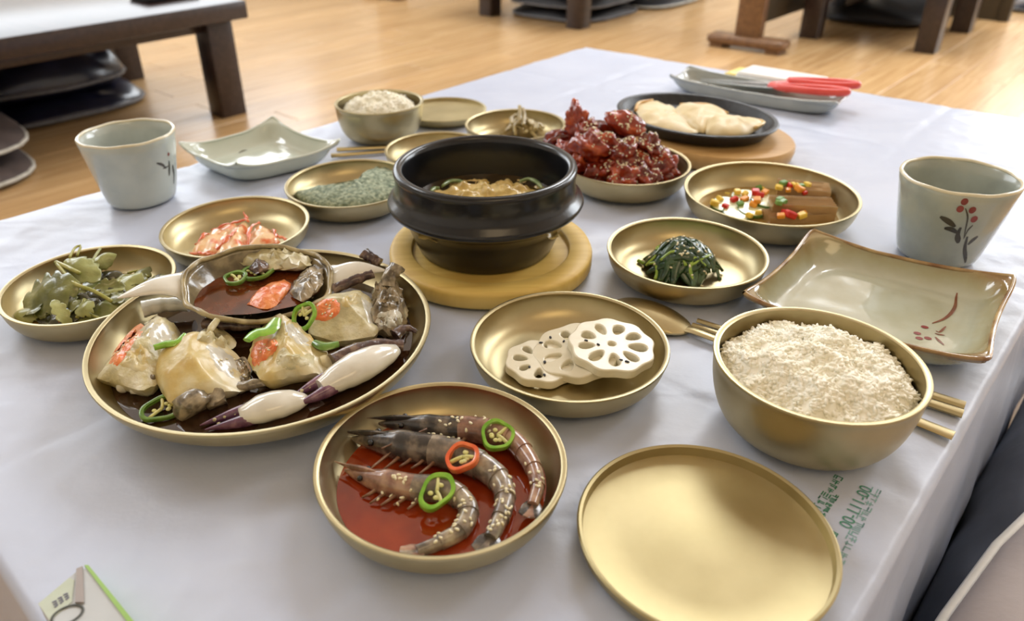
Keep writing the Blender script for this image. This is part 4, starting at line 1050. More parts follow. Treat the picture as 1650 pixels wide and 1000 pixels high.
for k, (q, L) in enumerate([(((615, 722), (655, 705), (688, 690)), 0.021), (((590, 760), (610, 745), (630, 728)), 0.016)]):
    obj('antenna', tube(spline([P(x, y, L) for x, y in q], 12), 0.00045, 5), LEGM, SB_ if k == 0 else SA_, None, 179)
st = tree(sh_k)
h, _ = look(st, 801, 705); chili_ring('green chili ring on the back shrimp', h + Vector((0, 0, 0.0005)), (0.05, -0.35, 0.94), 0.0100, 1.0, CHILI, 0.3, seed=1, group='chili rings on the shrimps')
h, _ = look(st, 746, 742); chili_ring('orange-red chili ring between two green ones on the shrimps', h + Vector((0, 0, 0.001)), (-0.15, -0.25, 0.95), 0.0088, 1.15, CHILIR, 0.5, seed=2, group='chili rings on the shrimps')
h, _ = look(st, 704, 797); chili_ring('long green chili ring on the front shrimp', h + Vector((0, 0, 0.001)), (0.05, -0.3, 0.95), 0.0085, 1.45, CHILI, 0.95, seed=3, group='chili rings on the shrimps')
seeds('sesame_seeds', 'pale sesame seeds sprinkled over the shrimps', sh_k, [(p.x, p.y, 0.012) for p in [P(640, 790, 0.02), P(700, 830, 0.02), P(740, 820, 0.02), P(800, 780, 0.02), P(850, 760, 0.02), P(800, 820, 0.02), P(720, 700, 0.02), P(770, 690, 0.02)]], 110, 4)

# ------------------------------------------------------------------ lotus root
def lotus(label, c, r, th, nrm, spin, seed, nh=8):
    r_ = random.Random(seed); out = []
    for i in range(72):
        a = 2 * math.pi * i / 72; k = 1 + 0.035 * math.cos(nh * a) + 0.02 * math.cos(2 * a + seed); out.append((r * k * math.cos(a), r * k * math.sin(a)))
    holes = []
    for h in range(nh):
        a = 2 * math.pi * (h + 0.5) / nh; rc_ = r * 0.60; lo = r * r_.uniform(0.17, 0.24); la = r * r_.uniform(0.10, 0.15); L = []
        for i in range(14):
            t = 2 * math.pi * i / 14; x = rc_ + lo * math.cos(t); y = la * math.sin(t) * (1 + 0.3 * math.cos(t)); L.append((x * math.cos(a) - y * math.sin(a), x * math.sin(a) + y * math.cos(a)))
        holes.append(L)
    holes.append([(r * 0.09 * math.cos(2 * math.pi * i / 10), r * 0.09 * math.sin(2 * math.pi * i / 10)) for i in range(10)])
    vf = xf(plate2d(out, holes, th), Matrix.Translation(c) @ align(nrm, spin).to_4x4())
    o = obj('lotus_root_slice', vf, LOTUS, None, None, 40); bv = o.modifiers.new('soft_edge', 'BEVEL'); bv.width = 0.0010; bv.segments = 3; bv.limit_method = 'ANGLE'; bv.angle_limit = math.radians(40)
    return tag(o, label, 'lotus root', 'lotus root slices')
l1 = lotus('lowest lotus root slice at the left of the lotus bowl', P(871, 592, 0.004), 0.0245, 0.0068, (0.02, -0.03, 1), 0.2, 1)
l2 = lotus('middle lotus root slice overlapped by a larger one', P(931, 574, 0.0085), 0.0305, 0.0072, (-0.14, -0.06, 0.98), 0.7, 2)
l3 = lotus('topmost and largest lotus root slice in the lotus bowl', P(984, 566, 0.0152), 0.0300, 0.0070, (0.02, -0.05, 0.99), 0.1, 3, 9)
seeds('black_sesame_seeds', 'few black sesame seeds on the lotus root slices', [l1, l2, l3], [(p.x, p.y, 0.012) for p in [P(890, 530, 0.02), P(945, 560, 0.02), P(870, 590, 0.01), P(1000, 570, 0.02)]], 11, 3, BLACKS, 0.0015)

# ------------------------------------------------------------------ spinach
def ribbon(path, wd, th=0.0005, n=12, wav=0.0, up=(0, 0, 1)):
    q = spline(path, n); return tube(q, [(wd * (0.25 + 0.75 * math.sin(math.pi * (i + 0.7) / (n + 0.4))) , th + wav * 0.5 * (1 + math.sin(i * 1.3))) for i in range(n)], 6, up=up)
def spinach(d, c, R_, H, label):
    r_ = random.Random(12); t = thing('spinach_heap', label, 'spinach', (c.x, c.y, T + 0.003))
    def hz(x, y): return 0.004 + H * max(0, 1 - (math.hypot(x, y / 0.85) / (R_ * 1.08)) ** 2.2)
    for k in range(84):
        a = r_.random() * 6.28; rr = R_ * math.sqrt(r_.random()) * 0.8; x, y = rr * math.cos(a), rr * math.sin(a) * 0.85; b = r_.gauss(-1.45, 0.75) if k % 4 else r_.random() * 6.28; ln = r_.uniform(0.010, 0.022); cr = r_.uniform(-1.0, 1.0); lift = r_.uniform(-0.002, 0.0015); L = []
        for s in (-1, -0.4, 0.3, 1):
            xx = x + ln * s * math.cos(b + cr * s * 0.5); yy = y + ln * s * math.sin(b + cr * s * 0.5); q = math.hypot(xx, yy) / (R_ * 1.12)
            if q > 1: xx /= q; yy /= q
            L.append(Vector((c.x + xx, c.y + yy, T + hz(xx, yy) + lift + r_.uniform(-0.001, 0.001))))
        obj('leaf', ribbon(L, r_.uniform(0.0030, 0.0062), 0.0007, 12, 0.0008, (math.cos(a) * 0.8, math.sin(a) * 0.8, 1.0)), SPIN, t, None, 179)
    for k in range(15):
        a = r_.random() * 6.28; rr = R_ * r_.uniform(0.3, 0.95); x, y = rr * math.cos(a), rr * math.sin(a) * 0.85; b = r_.random() * 6.28; ln = r_.uniform(0.007, 0.013); cr = r_.uniform(-2.2, 2.2); L = []
        for s in (-1, -0.4, 0.3, 1):
            xx = x + ln * s * math.cos(b + cr * s * 0.5); yy = y + ln * s * math.sin(b + cr * s * 0.5); q = math.hypot(xx, yy) / (R_ * 1.15)
            if q > 1: xx /= q; yy /= q
            L.append(Vector((c.x + xx, c.y + yy, T + hz(xx, yy) + 0.0012)))
        obj('stem', tube(spline(L, 12), [(0.0015, 0.0012)] * 12, 7), SPINS, t, None, 179)
    L = [P(1028, 420, 0.004), P(1048, 425, 0.006), P(1070, 405, 0.014), P(1075, 390, 0.02)]; obj('stem', tube(spline(L, 14), 0.0017, 7), SPINS, t, None, 179)
    return t
sc_ = P(1098, 428, 0.006); sph = spinach(spin_d, sc_, 0.0310, 0.0255, 'heap of seasoned dark green spinach in the brass bowl')
seeds('sesame_seeds', 'sesame seeds scattered on the spinach heap', kids(sph) + [spin_d.o], [(sc_.x, sc_.y, 0.027), (sc_.x, sc_.y, 0.036)], 60, 6, size=0.0014)

# ------------------------------------------------------------------ olive leaves
def leaf_vf(c, L, W_, head, nrm, lob=0.25, curl=0.3, nl=5, th=0.0005):
    R3 = align(nrm, head); n, m = 26, 12
    def fn(u, v):
        x = (u - 0.5) * L; w0 = W_ / 2 * (math.sin(math.pi * min(1, u * 0.98 + 0.02)) ** 0.65) * (1 - 0.25 * u) * (1 + 1.5 * lob * (abs(math.sin(u * nl * 3.14 + (0.8 if v > 0.5 else 0))) ** 0.6 - 0.6) * abs(v * 2 - 1)); y = (v * 2 - 1) * w0
        z = -curl * (y * y) / W_ * 2.0 + 0.10 * L * math.sin(u * 3.0) - abs(y) * 0.05 + 0.0030 * nz((x, y, 0), 90, L * 1000)
        return Vector(c) + R3 @ Vector((x, y, z))
    return sheet(fn, n, m, th)
lh = thing('leaf_heap', 'heap of wilted olive-green seasoned leaves in the far left bowl', 'vegetable', tuple(P(130, 470, 0.004)))
for (px_, py_, z, L, W_, hd, nr, lb, mt, cu) in [
    (84, 474, 0.019, 0.048, 0.044, 0.35, (-0.05, -0.50, 0.85), 0.42, OLIVE, 0.15), (133, 435, 0.026, 0.038, 0.028, -0.5, (0.1, -0.45, 0.88), 0.25, OLIVEL, 0.4), (164, 420, 0.024, 0.026, 0.018, 0.6, (0.1, -0.5, 0.8), 0.1, OLIVEL, 0.8),
    (175, 443, 0.016, 0.024, 0.016, 0.1, (0, -0.3, 0.95), 0.1, OLIVED, 0.6), (160, 475, 0.013, 0.034, 0.030, 0.4, (0.0, -0.3, 0.95), 0.2, OLIVED, 0.5), (205, 462, 0.013, 0.034, 0.028, 1.0, (0.05, -0.4, 0.9), 0.25, OLIVEL, 0.4),
    (50, 505, 0.009, 0.030, 0.020, 0.2, (0, -0.3, 0.95), 0.2, OLIVEL, 0.5), (105, 508, 0.008, 0.044, 0.026, 0.1, (0, -0.2, 0.98), 0.25, OLIVED, 0.4), (165, 500, 0.008, 0.040, 0.026, 0.5, (0, -0.2, 0.98), 0.25, OLIVE, 0.4),
    (225, 448, 0.009, 0.030, 0.020, 1.2, (0, -0.3, 0.95), 0.3, OLIVE, 0.4), (250, 452, 0.008, 0.022, 0.014, 0.6, (0, -0.2, 0.95), 0.3, OLIVED, 0.4), (140, 488, 0.012, 0.032, 0.022, -0.4, (0.1, -0.4, 0.9), 0.2, OLIVED, 0.5), (195, 478, 0.008, 0.034, 0.020, 0.9, (0.1, -0.3, 0.9), 0.25, OLIVE, 0.4)]:
    obj('leaf', leaf_vf(P(px_, py_, z), L, W_, hd, nr, lb, cu), mt, lh, None, 179)
lr = random.Random(31)
for k in range(26):
    x, y = lr.choice([(70, 500), (110, 500), (150, 490), (190, 470), (220, 455), (165, 455), (130, 480), (245, 450)]); x += lr.uniform(-22, 22); y += lr.uniform(-9, 9)
    obj('leaf', leaf_vf(P(x, y, lr.uniform(0.008, 0.016)), lr.uniform(0.016, 0.030), lr.uniform(0.010, 0.018), lr.uniform(-1.2, 1.2), (lr.uniform(-0.4, 0.4), lr.uniform(-0.7, 0.1), 0.8), 0.35, lr.uniform(-0.4, 0.8), 4), lr.choice([OLIVE, OLIVE, OLIVEL, OLIVED]), lh, None, 179)
for L, r0, mt in [([(92, 425, 0.030), (118, 455, 0.026), (150, 468, 0.022), (180, 485, 0.016)], 0.0016, OSTEM), ([(90, 422, 0.030), (112, 432, 0.03), (128, 440, 0.028)], 0.0018, OSTEM), ([(112, 415, 0.032), (120, 400, 0.034), (130, 396, 0.034), (124, 412, 0.03)], 0.0011, OSTEM), ([(148, 422, 0.028), (155, 410, 0.03), (162, 400, 0.032)], 0.0011, OLIVEL),
                ([(136, 482, 0.015), (130, 498, 0.012), (124, 512, 0.009)], 0.0016, OSTEM), ([(90, 502, 0.01), (93, 510, 0.009), (97, 518, 0.008)], 0.0013, KIMR), ([(140, 490, 0.012), (145, 505, 0.01), (160, 512, 0.009)], 0.0010, OSTEM), ([(168, 460, 0.018), (185, 455, 0.018), (200, 450, 0.016)], 0.0012, OSTEM), ([(205, 440, 0.012), (225, 436, 0.012), (240, 446, 0.01)], 0.0010, OSTEM)]:
    obj('stem', tube(spline([P(*p) for p in L], 14), r0, 7), mt, lh, None, 179)
pool('leaf_dressing', 'thin dressing at the bottom of the olive leaf bowl', leaf_d, 0.0042, JUICE)

# ------------------------------------------------------------------ kimchi
def wedge(name, label, poly, dz, z0, z1, mat, cat, group=None, **kw):
    return tag(obj(name, pillow(ppoly(poly, dz), T + z0, T + z1, **kw), mat, None, None, 70), label, cat, group)
G_ = 'kimchi pieces'
wedge('kimchi_piece', 'long pale kimchi cabbage piece at the left of its bowl', [(308, 408), (322, 388), (348, 370), (372, 360), (382, 366), (366, 390), (348, 412)], 0.008, 0.003, 0.0150, KIM, 'kimchi', G_, amp=0.003, freq=110, seed=1, rough=0.0015)
wedge('kimchi_piece', 'pale kimchi cabbage piece in the middle of its bowl', [(348, 414), (362, 388), (382, 364), (400, 360), (400, 380), (388, 412)], 0.010, 0.004, 0.0180, KIM, 'kimchi', G_, amp=0.003, freq=110, seed=2, rough=0.0015)
wedge('kimchi_piece', 'folded orange kimchi piece at the right of its bowl', [(398, 404), (404, 374), (420, 362), (436, 370), (452, 388), (430, 400)], 0.010, 0.003, 0.0170, KIM, 'kimchi', G_, amp=0.003, freq=120, seed=3, rough=0.0015)
for k, (L, w_) in enumerate([([(340, 372, 0.012), (362, 362, 0.017), (388, 356, 0.019), (400, 350, 0.021)], 0.0026), ([(396, 402, 0.010), (400, 384, 0.017), (404, 366, 0.018), (418, 358, 0.017)], 0.0024), ([(316, 394, 0.010), (330, 378, 0.013), (346, 374, 0.013)], 0.0022), ([(350, 404, 0.012), (364, 386, 0.018), (382, 368, 0.019)], 0.0022), ([(440, 370, 0.011), (448, 380, 0.011), (462, 386, 0.010)], 0.0024), ([(306, 409, 0.008), (326, 408, 0.010), (346, 410, 0.010)], 0.0022), ([(392, 343, 0.022), (396, 350, 0.021), (400, 356, 0.020)], 0.0016)]):
    tag(obj('kimchi_shred', jit(tube(spline([P(*p) for p in L], 12), [(w_ * (0.35 + 0.5 * math.sin(math.pi * (i + 0.6) / 12.2)), w_ * 0.4) for i in range(12)], 8), 0.0022, 240, k), KIMR, None, None, 179), ['red kimchi shred draped over the top of the kimchi', 'red kimchi shred between the middle and right kimchi pieces', 'short red shred at the upper left of the kimchi', 'red shred lying along the middle kimchi piece', 'red shred at the right end of the kimchi', 'red shred at the lower left end of the kimchi', 'small red shred sticking up from the kimchi'][k], 'kimchi', 'kimchi shreds')

# ------------------------------------------------------------------ seaweed cake
tag(obj('seaweed_cake', jit(pillow(ppoly([(472, 306), (500, 306), (540, 300), (574, 288), (600, 268), (622, 264), (650, 274), (648, 300), (622, 316), (580, 326), (532, 327), (496, 320)], 0.016), T + 0.004, T + 0.0215, n=60, flat=0.9, amp=0.0022, freq=160, seed=4, rough=0.0012), 0.0012, 500, 3), GAM, None, None, 179), 'fuzzy grey-green seaweed cake lying in a brass bowl', 'seaweed')

# ------------------------------------------------------------------ mushroom strips (far)
def strands(name, label, cat, c, R_, H, n, wd, mat, seed):
    r_ = random.Random(seed); t = thing(name, label, cat, (c.x, c.y, T + 0.003))
    for k in range(n):
        a = r_.random() * 6.28; L = []; r0 = r_.uniform(-0.9, 0.2) * R_; ln = r_.uniform(0.7, 1.5) * R_; cr = r_.uniform(-1.5, 1.5); b = r_.random() * 6.28; ox, oy = r_.uniform(-0.5, 0.5) * R_, r_.uniform(-0.4, 0.4) * R_
        for s in (0, 0.33, 0.66, 1.0):
            x = ox + ln * (s - 0.5) * math.cos(b + cr * (s - 0.5)); y = oy + ln * (s - 0.5) * math.sin(b + cr * (s - 0.5)); rr = min(1, math.hypot(x, y) / (R_ * 1.15)); z = 0.004 + H * (1 - rr ** 1.6) * r_.uniform(0.6, 1.1)
            L.append(Vector((c.x + x, c.y + y, T + z)))
        obj('strip', tube(spline(L, 10), [(wd * r_.uniform(0.7, 1.3), wd * 0.45)] * 10, 7), mat, t, None, 179)
    return t
nc = P(842, 212, 0.006); nh = strands('mushroom_heap', 'heap of beige seasoned mushroom strips behind the black pot', 'mushrooms', nc, 0.026, 0.020, 46, 0.0024, NAM, 4)
for L in ([(836, 200, 0.02), (838, 182, 0.028), (837, 170, 0.034)], [(843, 202, 0.02), (845, 186, 0.026), (842, 174, 0.032)], [(826, 200, 0.018), (824, 190, 0.022), (832, 184, 0.024)], [(862, 208, 0.016), (868, 198, 0.02), (876, 206, 0.016)]):
    obj('strip', tube(spline([P(*p) for p in L], 10), [(0.0026, 0.0014)] * 10, 7), NAM, nh, None, 179)

# ------------------------------------------------------------------ marinated crab
T += 0.010                                   # the crab lies on the raised middle of the platter, above its sauce
cg = 'cut crab body pieces'
def crab_piece(label, poly, dz, z0, z1, mat, extra, seed, stubs=(), **kw):
    pts = ppoly(poly, dz); c = sum(pts, Vector()) / len(pts)
    t = thing('crab_piece', label, 'crab', (c.x, c.y, T + z0), cg)
    obj('body', pillow(pts, T + z0, T + z1, n=56, rings=10, seed=seed, **kw), mat, t, None, 40)
    t_ = tree(kids(t)); r_ = random.Random(seed)
    for (nm, pl, h2, m2, am) in extra:         # patches that lie on the body surface
        n_ = 26; cen = [sum(p[0] for p in pl) / len(pl), sum(p[1] for p in pl) / len(pl)]
        ed = spline([Vector((p[0], p[1], 0)) for p in pl + [pl[0]]], n_ + 1)[:-1]; V = []; Fc = []; rings = 6
        for k in range(rings + 1):
            for e in ed:
                f = 1 - k / rings if k < rings else 0.02; x = cen[0] + (e.x - cen[0]) * f; y = cen[1] + (e.y - cen[1]) * f
                hp, nn = look(t_, x, y)
                if hp is None: hp = P(x, y, dz); nn = Vector((0, 0, 1))
                if nn.z < 0: nn = -nn
                up_ = h2 * (1 - f ** 3) + (am * nz((x, y, 0), 0.09, seed) + am * 0.6 * nz((x, y, 0), 0.3, seed + 1)) * (1 - f ** 4)
                V.append(tuple(hp + (nn + Vector((0, -0.3, 0.6))).normalized() * (up_ - 0.0004 * f)))
        for k in range(rings):
            for i in range(n_):
                j = (i + 1) % n_; Fc.append((k * n_ + i, (k + 1) * n_ + i, (k + 1) * n_ + j, k * n_ + j))
        obj(nm, (V, Fc), m2, t, None, 70)
    for (p0, p1, r0, m2) in stubs:
        q = spline([P(*p0), P(*p0).lerp(P(*p1), 0.5) + Vector((0, 0, 0.001)), P(*p1)], 8)
        obj('leg_stub', jit(tube(q, [r0 * (0.75 + 0.35 * math.sin(math.pi * i / 8)) for i in range(8)], 14), 0.0030 if r0 > 0.006 else 0.0010, 170, seed), m2, t, None, 60)
    return t
R_ = math.radians
p1 = crab_piece('cream crab body piece with an orange roe edge at the left of the platter', [(158, 610), (164, 584), (188, 552), (224, 522), (250, 514), (286, 530), (292, 556), (268, 582), (256, 614), (236, 632), (200, 624)], 0.014, 0.005, 0.0330, CRABC,
    [('roe', [(172, 590), (184, 564), (206, 536), (226, 520), (232, 530), (212, 558), (190, 590)], 0.0020, ROE, 0.0022), ('white_face', [(232, 520), (252, 512), (280, 528), (284, 556), (264, 580), (242, 566)], 0.0006, CRABW, 0.0006), ('membrane', [(190, 590), (206, 562), (232, 552), (246, 580), (230, 600)], 0.0012, CRABY, 0.0026)], 1,
    [((204, 616, 0.014), (196, 628, 0.008), 0.0038, CRABW), ((224, 616, 0.014), (222, 634, 0.008), 0.0042, CRABW), ((244, 606, 0.015), (246, 624, 0.009), 0.0040, CRABG)], amp=0.003, freq=90, rough=0.0014, cuts=((R_(170), 0.75, 0.80), (R_(-10), 0.55, 0.92), (R_(-80), 0.35, 0.95)), dome=3.5, flat=0.2)
p2 = crab_piece('smooth yellowish crab body piece at the front of the platter', [(250, 612), (258, 580), (292, 558), (322, 550), (366, 562), (400, 592), (392, 624), (350, 638), (312, 646), (280, 654), (262, 636)], 0.013, 0.005, 0.0340, CRABY,
    [('white_face', [(318, 546), (356, 556), (392, 590), (386, 616), (360, 606), (338, 580)], 0.0006, CRABW, 0.0005), ('gill_fringe', [(316, 548), (322, 534), (350, 526), (380, 548), (372, 562), (340, 554)], 0.0030, CRABC, 0.0060), ('gill_fringe', [(378, 580), (394, 574), (404, 596), (398, 620), (386, 612)], 0.0015, CRABG, 0.0030)], 2,
    [((300, 640, 0.014), (318, 664, 0.008), 0.0110, CRABG), ((342, 634, 0.012), (352, 654, 0.008), 0.0070, CRABG), ((330, 548, 0.026), (350, 516, 0.032), 0.0022, CRABC)], amp=0.0015, freq=70, rough=0.0006, cuts=((R_(200), 0.40, 0.98), (R_(10), 0.65, 0.86), (R_(-90), 0.45, 0.98)), dome=3.5, flat=0.2)
p3 = crab_piece('crab body piece with orange roe and a green chili slice in the middle', [(398, 576), (410, 542), (446, 516), (474, 526), (504, 552), (538, 576), (532, 598), (470, 608), (430, 618), (412, 600)], 0.015, 0.006, 0.0340, CRABY,
    [('roe', [(402, 574), (410, 552), (430, 544), (448, 548), (446, 564), (426, 582), (408, 590)], 0.0025, ROE, 0.0026), ('white_face', [(452, 512), (474, 522), (502, 550), (492, 562), (464, 546)], 0.0006, CRABW, 0.0005), ('membrane', [(440, 580), (456, 558), (490, 560), (512, 580), (484, 594), (456, 596)], 0.0014, CRABC, 0.0032)], 3,
    [((500, 590, 0.013), (502, 604, 0.009), 0.0040, CRABW), ((516, 584, 0.014), (534, 588, 0.010), 0.0048, CRABY), ((484, 596, 0.012), (480, 608, 0.008), 0.0035, CRABW)], amp=0.003, freq=90, rough=0.0012, cuts=((R_(190), 0.65, 0.82), (R_(0), 0.60, 0.88), (R_(-90), 0.4, 0.96)), dome=3.5, flat=0.2)
p4 = crab_piece('pale crab body piece with orange roe right of the crab shell', [(496, 532), (502, 502), (540, 482), (586, 476), (608, 496), (612, 522), (600, 540), (545, 546), (510, 540)], 0.016, 0.006, 0.0320, CRABC,
    [('roe', [(502, 514), (508, 490), (530, 478), (548, 486), (546, 506), (524, 518)], 0.0022, ROE, 0.0024), ('white_face', [(578, 474), (600, 486), (608, 514), (596, 526), (586, 500)], 0.0006, CRABW, 0.0004), ('membrane', [(548, 478), (570, 470), (586, 480), (570, 494), (550, 494)], 0.0010, CRABY, 0.0024)], 4,
    [], amp=0.0016, freq=80, rough=0.0006, cuts=((R_(-95), 0.55, 0.92), (R_(90), 0.25, 0.98), (R_(5), 0.6, 0.95)), dome=3.5, flat=0.2)
p5 = crab_piece('glistening grey crab piece with legs at the right of the platter', [(596, 524), (598, 492), (612, 464), (632, 448), (648, 472), (656, 502), (648, 526), (622, 538)], 0.014, 0.006, 0.0280, CRABG,
    [('flesh_flap', [(602, 520), (612, 502), (640, 498), (650, 516), (630, 528)], 0.0014, CRABW, 0.0030), ('flesh_flap', [(606, 492), (618, 476), (640, 476), (646, 492), (626, 498)], 0.0018, CRABG, 0.0040)], 5, [], amp=0.009, freq=130, rough=0.0025)
# upturned carapace
sh_c = P(416, 450, 0.035); sx_ = 0.0540; sy_ = 0.0430; dep = 0.026
tilt = Matrix.Rotation(math.radians(13), 3, 'X') @ Matrix.Rotation(math.radians(4), 3, 'Y'); yaw = Matrix.Rotation(math.radians(10), 3, 'Z')
RS = yaw @ tilt
shl = thing('crab_shell', 'upturned crab carapace with two white spines holding sauce and roe', 'crab shell', tuple(sh_c))
def shp(a, s, dz=0.0):
    ca, sa = math.cos(a), math.sin(a); k = 1 + 0.014 * math.sin(11 * a) * s; x = math.copysign(abs(ca) ** 0.85, ca) * sx_ * k * s; y = math.copysign(abs(sa) ** 0.85, sa) * sy_ * k * s * (1.0 if sa < 0 else 0.92)
    z = -dep * (1 - s ** 2.6) + 0.0015 * math.sin(5 * a) * s ** 4
    return Vector((x, y, z + dz))
V = []; Fc = []; n, m = 72, 14
for lay, dz in ((0, 0.0), (1, -0.0022)):
    V.append(tuple(sh_c + RS @ shp(0, 0, dz)))
    for k in range(1, m + 1):
        for i in range(n): V.append(tuple(sh_c + RS @ (shp(2 * math.pi * i / n, k / m, dz) * (1.0 if lay == 0 else 1.02))))
n0 = 1 + n * m
for i in range(n):
    j = (i + 1) % n; Fc.append((0, 1 + i, 1 + j)); Fc.append((n0, n0 + 1 + j, n0 + 1 + i))
    for k in range(m - 1):
        q = (1 + k * n + i, 1 + (k + 1) * n + i, 1 + (k + 1) * n + j, 1 + k * n + j); Fc.append(q); Fc.append(tuple(n0 + x for x in reversed(q)))
    o0 = 1 + (m - 1) * n; Fc.append((o0 + i, n0 + o0 + i, n0 + o0 + j, o0 + j))
obj('shell', (V, Fc), SHELLI, shl, None, 179)
rim_ = [sh_c + RS @ (shp(2 * math.pi * i / 72, 1.0) + Vector((0, 0, -0.0008))) for i in range(73)]
obj('shell_rim', tube(rim_, [(0.0022 + 0.0005 * math.sin(i * 1.7), 0.0018) for i in range(73)], 8, cap=False), SHELLR, shl, None, 179)
for s in (-1, 1):
    L = [sh_c + RS @ Vector((s * sx_ * 1.00, 0.004, -0.007)), sh_c + RS @ Vector((s * sx_ * 1.14, 0.003, -0.004)), sh_c + RS @ Vector((s * sx_ * 1.40, -0.002 if s < 0 else 0.006, 0.0)), sh_c + RS @ Vector((s * sx_ * 1.82, -0.012 if s < 0 else 0.002, 0.0))]
    obj('spine', tube(spline(L, 20), [(0.0150 * (1 - i / 19) ** 0.9 + 0.0004, 0.0040 * (1 - i / 19) ** 0.7 + 0.0003) for i in range(20)], 12, up=(0, -0.3, 1)), CLAWW, shl, None, 60)
# sauce in the shell, level
lv = -0.0070
V = []; Fc = []
for i in range(n):
    a = 2 * math.pi * i / n; s = ((dep + lv + 0.004 * math.sin(a)) / dep) ; s = max(0.05, 1 - (-(lv + 0.0035 * -math.sin(a)) / dep)) ** (1 / 2.6)
    p = RS @ (shp(a, s)); V.append((sh_c.x + p.x * 0.985, sh_c.y + p.y * 0.985, sh_c.z + lv))
V.append((sh_c.x, sh_c.y, sh_c.z + lv)); Fc = [(i, (i + 1) % n, n) for i in range(n)]
SHSAUCE = pm('shell_sauce', (70, 30, 14), (122, 58, 22), 45, rough=0.07, coat=0.6)
tag(obj('shell_sauce', (V, Fc), SHSAUCE), 'reddish-brown sauce filling the upturned crab shell', 'sauce', kind='stuff')
def inshell(name, label, poly, dz, hh, mat, am, cat='crab'):
    return tag(obj(name, pillow(ppoly(poly, dz), T + dz - hh, T + dz + hh, n=30, amp=am, freq=240, seed=len(poly), rough=am * 0.8), mat, None, None, 70), label, cat)
inshell('crab_roe', 'orange roe lump in the sauce of the crab shell', [(398, 488), (416, 466), (450, 450), (468, 456), (456, 478), (430, 496)], 0.0295, 0.0035, ROE, 0.0014)
inshell('crab_flesh', 'ragged cream flesh at the back of the crab shell', [(384, 418), (400, 404), (440, 398), (480, 404), (504, 416), (488, 430), (450, 428), (420, 432)], 0.036, 0.005, CRABC, 0.005)
inshell('crab_flesh', 'grey translucent flesh at the right inside the crab shell', [(466, 470), (480, 446), (508, 424), (522, 436), (514, 462), (486, 482)], 0.032, 0.004, CRABG, 0.003)
inshell('crab_flesh', 'small dark gill at the back left inside the crab shell', [(400, 432), (412, 418), (430, 418), (432, 430), (414, 438)], 0.037, 0.003, CRABD, 0.002)
for k, (x, y, r_, asp) in enumerate([(380, 450, 0.0082, 1.1), (416, 440, 0.0095, 1.35)]):
    chili_ring(['green chili ring at the left inside the crab shell', 'long green chili ring at the centre of the crab shell'][k], P(x, y, 0.032), (0.0, -0.15, 1), r_, asp, CHILID, 0.4, 0.003, group='chili rings on the crab', seed=5 + k)
# claws
def claw(label, base, knuck, tip_u, tip_l, zb, zt, wd, sgn=1):
    t = thing('crab_claw', label, 'crab claw', tuple(P(*knuck, zb)), 'crab claws')
    b, k = P(*base, zb), P(*knuck, zt); dd = (k - b).normalized(); L = (k - b).length
    q = spline([b, b.lerp(k, 0.5) + Vector((0, 0, 0.0015)), k + dd * 0.006], 22); rad = []
    for i in range(22):
        s = i / 21; w_ = 0.10 + 0.90 * math.sin(math.pi * (0.03 + 0.88 * s)) ** 0.6; rad.append((wd * w_, wd * 0.72 * w_))
    obj('palm', jit(tube(q, rad, 16), 0.0007, 160, 3), CLAWW, t, None, 70)
    for nm, tp, s in (('upper_finger', tip_u, 1), ('lower_finger', tip_l, -1)):
        e = P(*tp, zt - 0.003); off = (P(tp[0], tp[1] - 20 * s, zt) - P(tp[0], tp[1], zt)).normalized(); st_ = k - dd * 0.016 + off * wd * 0.34
        q = spline([st_, st_.lerp(e, 0.45) + off * wd * 0.16, e], 16); fg = obj(nm, tube(q, [(wd * 0.33 * (math.sin(math.pi * (0.30 + 0.70 * i / 15.2))) + 0.0003, wd * 0.38 * (math.sin(math.pi * (0.30 + 0.70 * i / 15.2))) + 0.0003) for i in range(16)], 10), CLAWP, t, None, 70)
        for i in range(4, 14, 2): obj('tooth', blob(q[i] - off * wd * 0.36 * (1 - i / 16) + Vector((0, 0, 0.0012)), (0.0013, 0.0013, 0.0012), i, 0.2, 1, 2), CRABC, fg, None, 179)
    for (f, sd_, sz) in ((0.55, -1, 0.22), (0.78, -1, 0.30), (0.9, 0.3, 0.2)):
        p = b.lerp(k, f); off = (P(knuck[0], knuck[1] - 20, zt) - P(*knuck, zt)).normalized(); obj('purple_blotch', blob(p + off * wd * 0.55 * sd_ + Vector((0, 0, wd * 0.30)), (wd * sz, wd * sz * 0.7, wd * sz * 0.5), int(f * 10), 0.3, 1.5, 2), CLAWP, t, None, 179)
    return t
claw('white crab claw with purple pincers at the right front of the platter', (640, 562), (530, 618), (468, 640), (476, 653), 0.017, 0.015, 0.0128)
claw('white crab claw with purple pincers lying along the front rim of the platter', (496, 642), (402, 666), (322, 685), (330, 692), 0.011, 0.011, 0.0112)
# legs
def leg(label, L, r0, mat, r1=None):
    q = spline([P(*p) for p in L], 22); rad = [((r0 + ((r1 or r0 * 0.5) - r0) * i / 21) * (1 - 0.18 * math.sin(i / 21 * 9.4) ** 2), (r0 + ((r1 or r0 * 0.5) - r0) * i / 21) * 0.7) for i in range(22)]
    return tag(obj('crab_limb', jit(tube(q, rad, 10), 0.0008, 300, r0 * 1e4), mat, None, None, 60), label, 'crab leg', 'crab legs')
leg('dark mottled crab leg above the right claw', [(536, 582, 0.016), (570, 566, 0.017), (610, 556, 0.016), (650, 556, 0.014)], 0.0075, CRABD, 0.0055)
leg('small dark crab leg tip at the right rim of the platter', [(636, 540, 0.016), (654, 528, 0.018), (672, 534, 0.016)], 0.0060, CRABD, 0.002)
leg('grey paddle-tipped crab leg sticking up at the right back', [(626, 462, 0.026), (628, 445, 0.032), (640, 430, 0.036)], 0.0060, CRABG, 0.0075)
